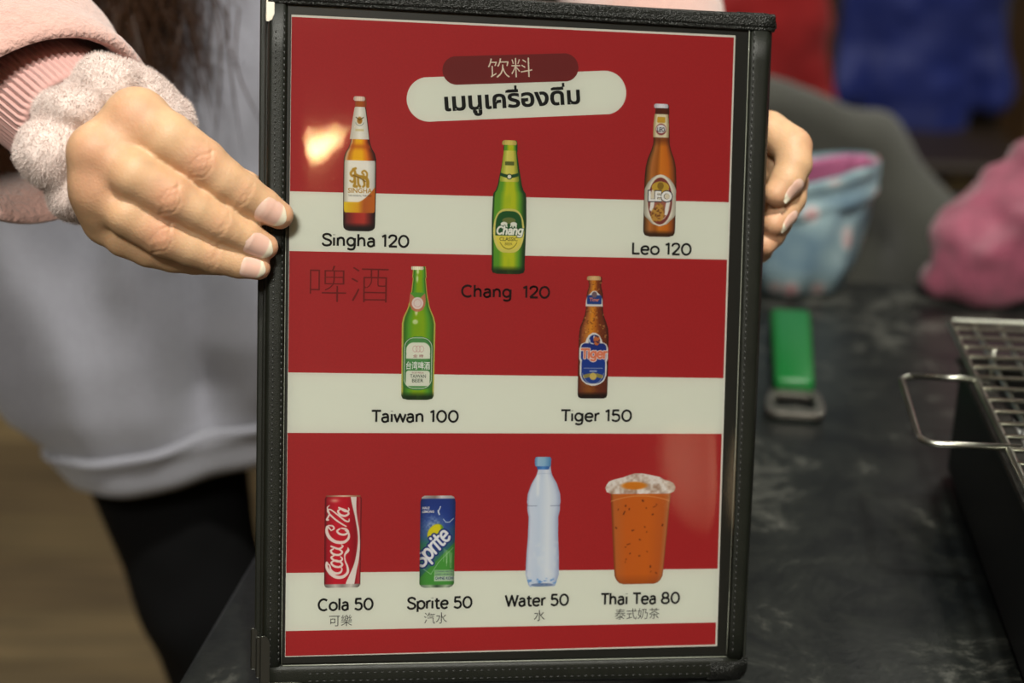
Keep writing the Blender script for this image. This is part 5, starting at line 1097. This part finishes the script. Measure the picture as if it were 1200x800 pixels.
# pink puffy coat heaped at the far right of the table
M['puffy'] = material('rose_pink_quilted_nylon', (.36, .07, .13, 1), .6, noise=(26, .45, 5), sheen=.2)
pc = empty('padded_coat', (.522, 1.135, TZ), None, 'rose pink padded coat heaped on the far right of the table', 'coat')
def pcb(s):
    for a_, b_, r0, r1 in (((-.10, 0, .045), (.02, -.01, .06), .045, .055), ((-.06, .02, .08), (.06, .02, .13), .05, .06), ((0, .02, .12), (.10, .03, .17), .05, .055), ((.02, -.03, .05), (.14, -.03, .10), .05, .06), ((.08, 0, .14), (.18, .02, .22), .06, .06), ((-.11, 0, .032), (-.135, -.01, .022), .032, .022), ((.1, 0, .05), (.22, 0, .1), .05, .07)): s.cap(a_, b_, r0, r1, .05)
o = soft('coat_body', pc, M['puffy'], pcb, (-.20, -.13, -.03), (.34, .16, .34), .005, .004, 22, .004, 1, lambda V, N_: (V+N_*(.0025*np.sin(V[:, 0]*95+V[:, 2]*70+3*vnoise(V, 14)))[:, None])*np.array((1, 1, 1)))
co = np.empty(len(o.data.vertices)*3, np.float32); o.data.vertices.foreach_get('co', co); co = co.reshape(-1, 3); co[:, 2] = np.maximum(co[:, 2], .001); o.data.vertices.foreach_set('co', co.ravel())
# far chairs with coats, bench, cabinet
def draped(loc, rot, w, h, col, label, name='draped_coat', sheen=.1, rough=.6):
    t = empty(name, loc, (0, 0, rot), label, 'coat'); mat = material('cloth_'+name, col, rough, noise=(6, .6), sheen=sheen)
    def b_(s):
        s.cap((-w/2+.07, 0, h), (w/2-.07, 0, h), .075, .075, .05)
        for x in np.linspace(-w/2+.07, w/2-.07, 5): s.cap((x, 0, h), (x*.86, -.02, .36+.1*abs(x)), .075, .06, .04)
        s.cap((-w/2+.05, 0, h-.02), (-w/2-.03, -.05, h*.55), .06, .045, .04); s.cap((w/2-.05, 0, h-.02), (w/2+.03, -.05, h*.55), .06, .045, .04)
    soft('coat_body', t, mat, b_, (-w/2-.15, -.2, .2), (w/2+.15, .16, h+.14), .014, .016, 9, .006); return t
draped((.93, 3.15, 0), math.radians(-8), .28, .98, (.004, .018, .19, 1), 'royal blue coat hung over a chair behind the charcoal chair', 'blue_coat')
draped((.43, 2.62, 0), math.radians(10), .26, .98, (.42, .006, .008, 1), 'bright red jacket hung over a chair behind the menu corner', 'red_jacket')
def plain_chair(loc, rot, label):
    t = empty('wooden_chair', loc, (0, 0, rot), label, 'chair', 'wooden chairs under the coats')
    box('seat', t, M['chair_leg'], -.2, .2, -.40, -.02, .43, .46, .01, 2)
    for x in (-.18, .18): box('leg', t, M['chair_leg'], x-.015, x+.015, -.39, -.36, 0, .43, .003, 1); box('back_post', t, M['chair_leg'], x-.015, x+.015, -.02, .01, 0, .92, .003, 1)
    for z in (.60, .74, .86): box('back_slat', t, M['chair_leg'], -.165, .165, -.012, .004, z, z+.05, .003, 1)
    return t
plain_chair((.93, 3.15, 0), math.radians(-8), 'dark wooden chair under the royal blue coat'); plain_chair((.43, 2.62, 0), math.radians(10), 'dark wooden chair under the red jacket')
t = empty('bench_seat', (1.16, 2.25, 0), (0, 0, -.05), 'blue grey upholstered bench behind the pink coat', 'bench')
bb = material('slate_blue_vinyl', (.055, .07, .095, 1), .5, noise=(5, .8)); box('base', t, M['chair_leg'], -.42, .9, -.24, .26, 0, .12, .01); box('cushion', t, bb, -.44, .92, -.26, .28, .12, .46, .05, 5, True)
t = empty('wood_cabinet', (1.95, 3.75, 0), (0, 0, -.1), 'brown wooden cabinet against the dark wall at the right', 'cabinet'); wm = material('brown_cabinet_wood', (.20, .105, .045, 1), .5, noise=(8, .6)); box('carcass', t, wm, -.55, .6, -.2, .25, .08, 1.25, .01)
for k in range(2): box('door', t, wm, -.54+.565*k, .01+.565*k, -.222, -.203, .10, 1.23, .006); tube('knob', t, M['metal'], [(-.03+.1*k, -.222, .7), (-.03+.1*k, -.25, .7)], [.008, .014], 12)
box('plinth', t, M['chair_leg'], -.5, .55, -.17, .22, 0, .08)
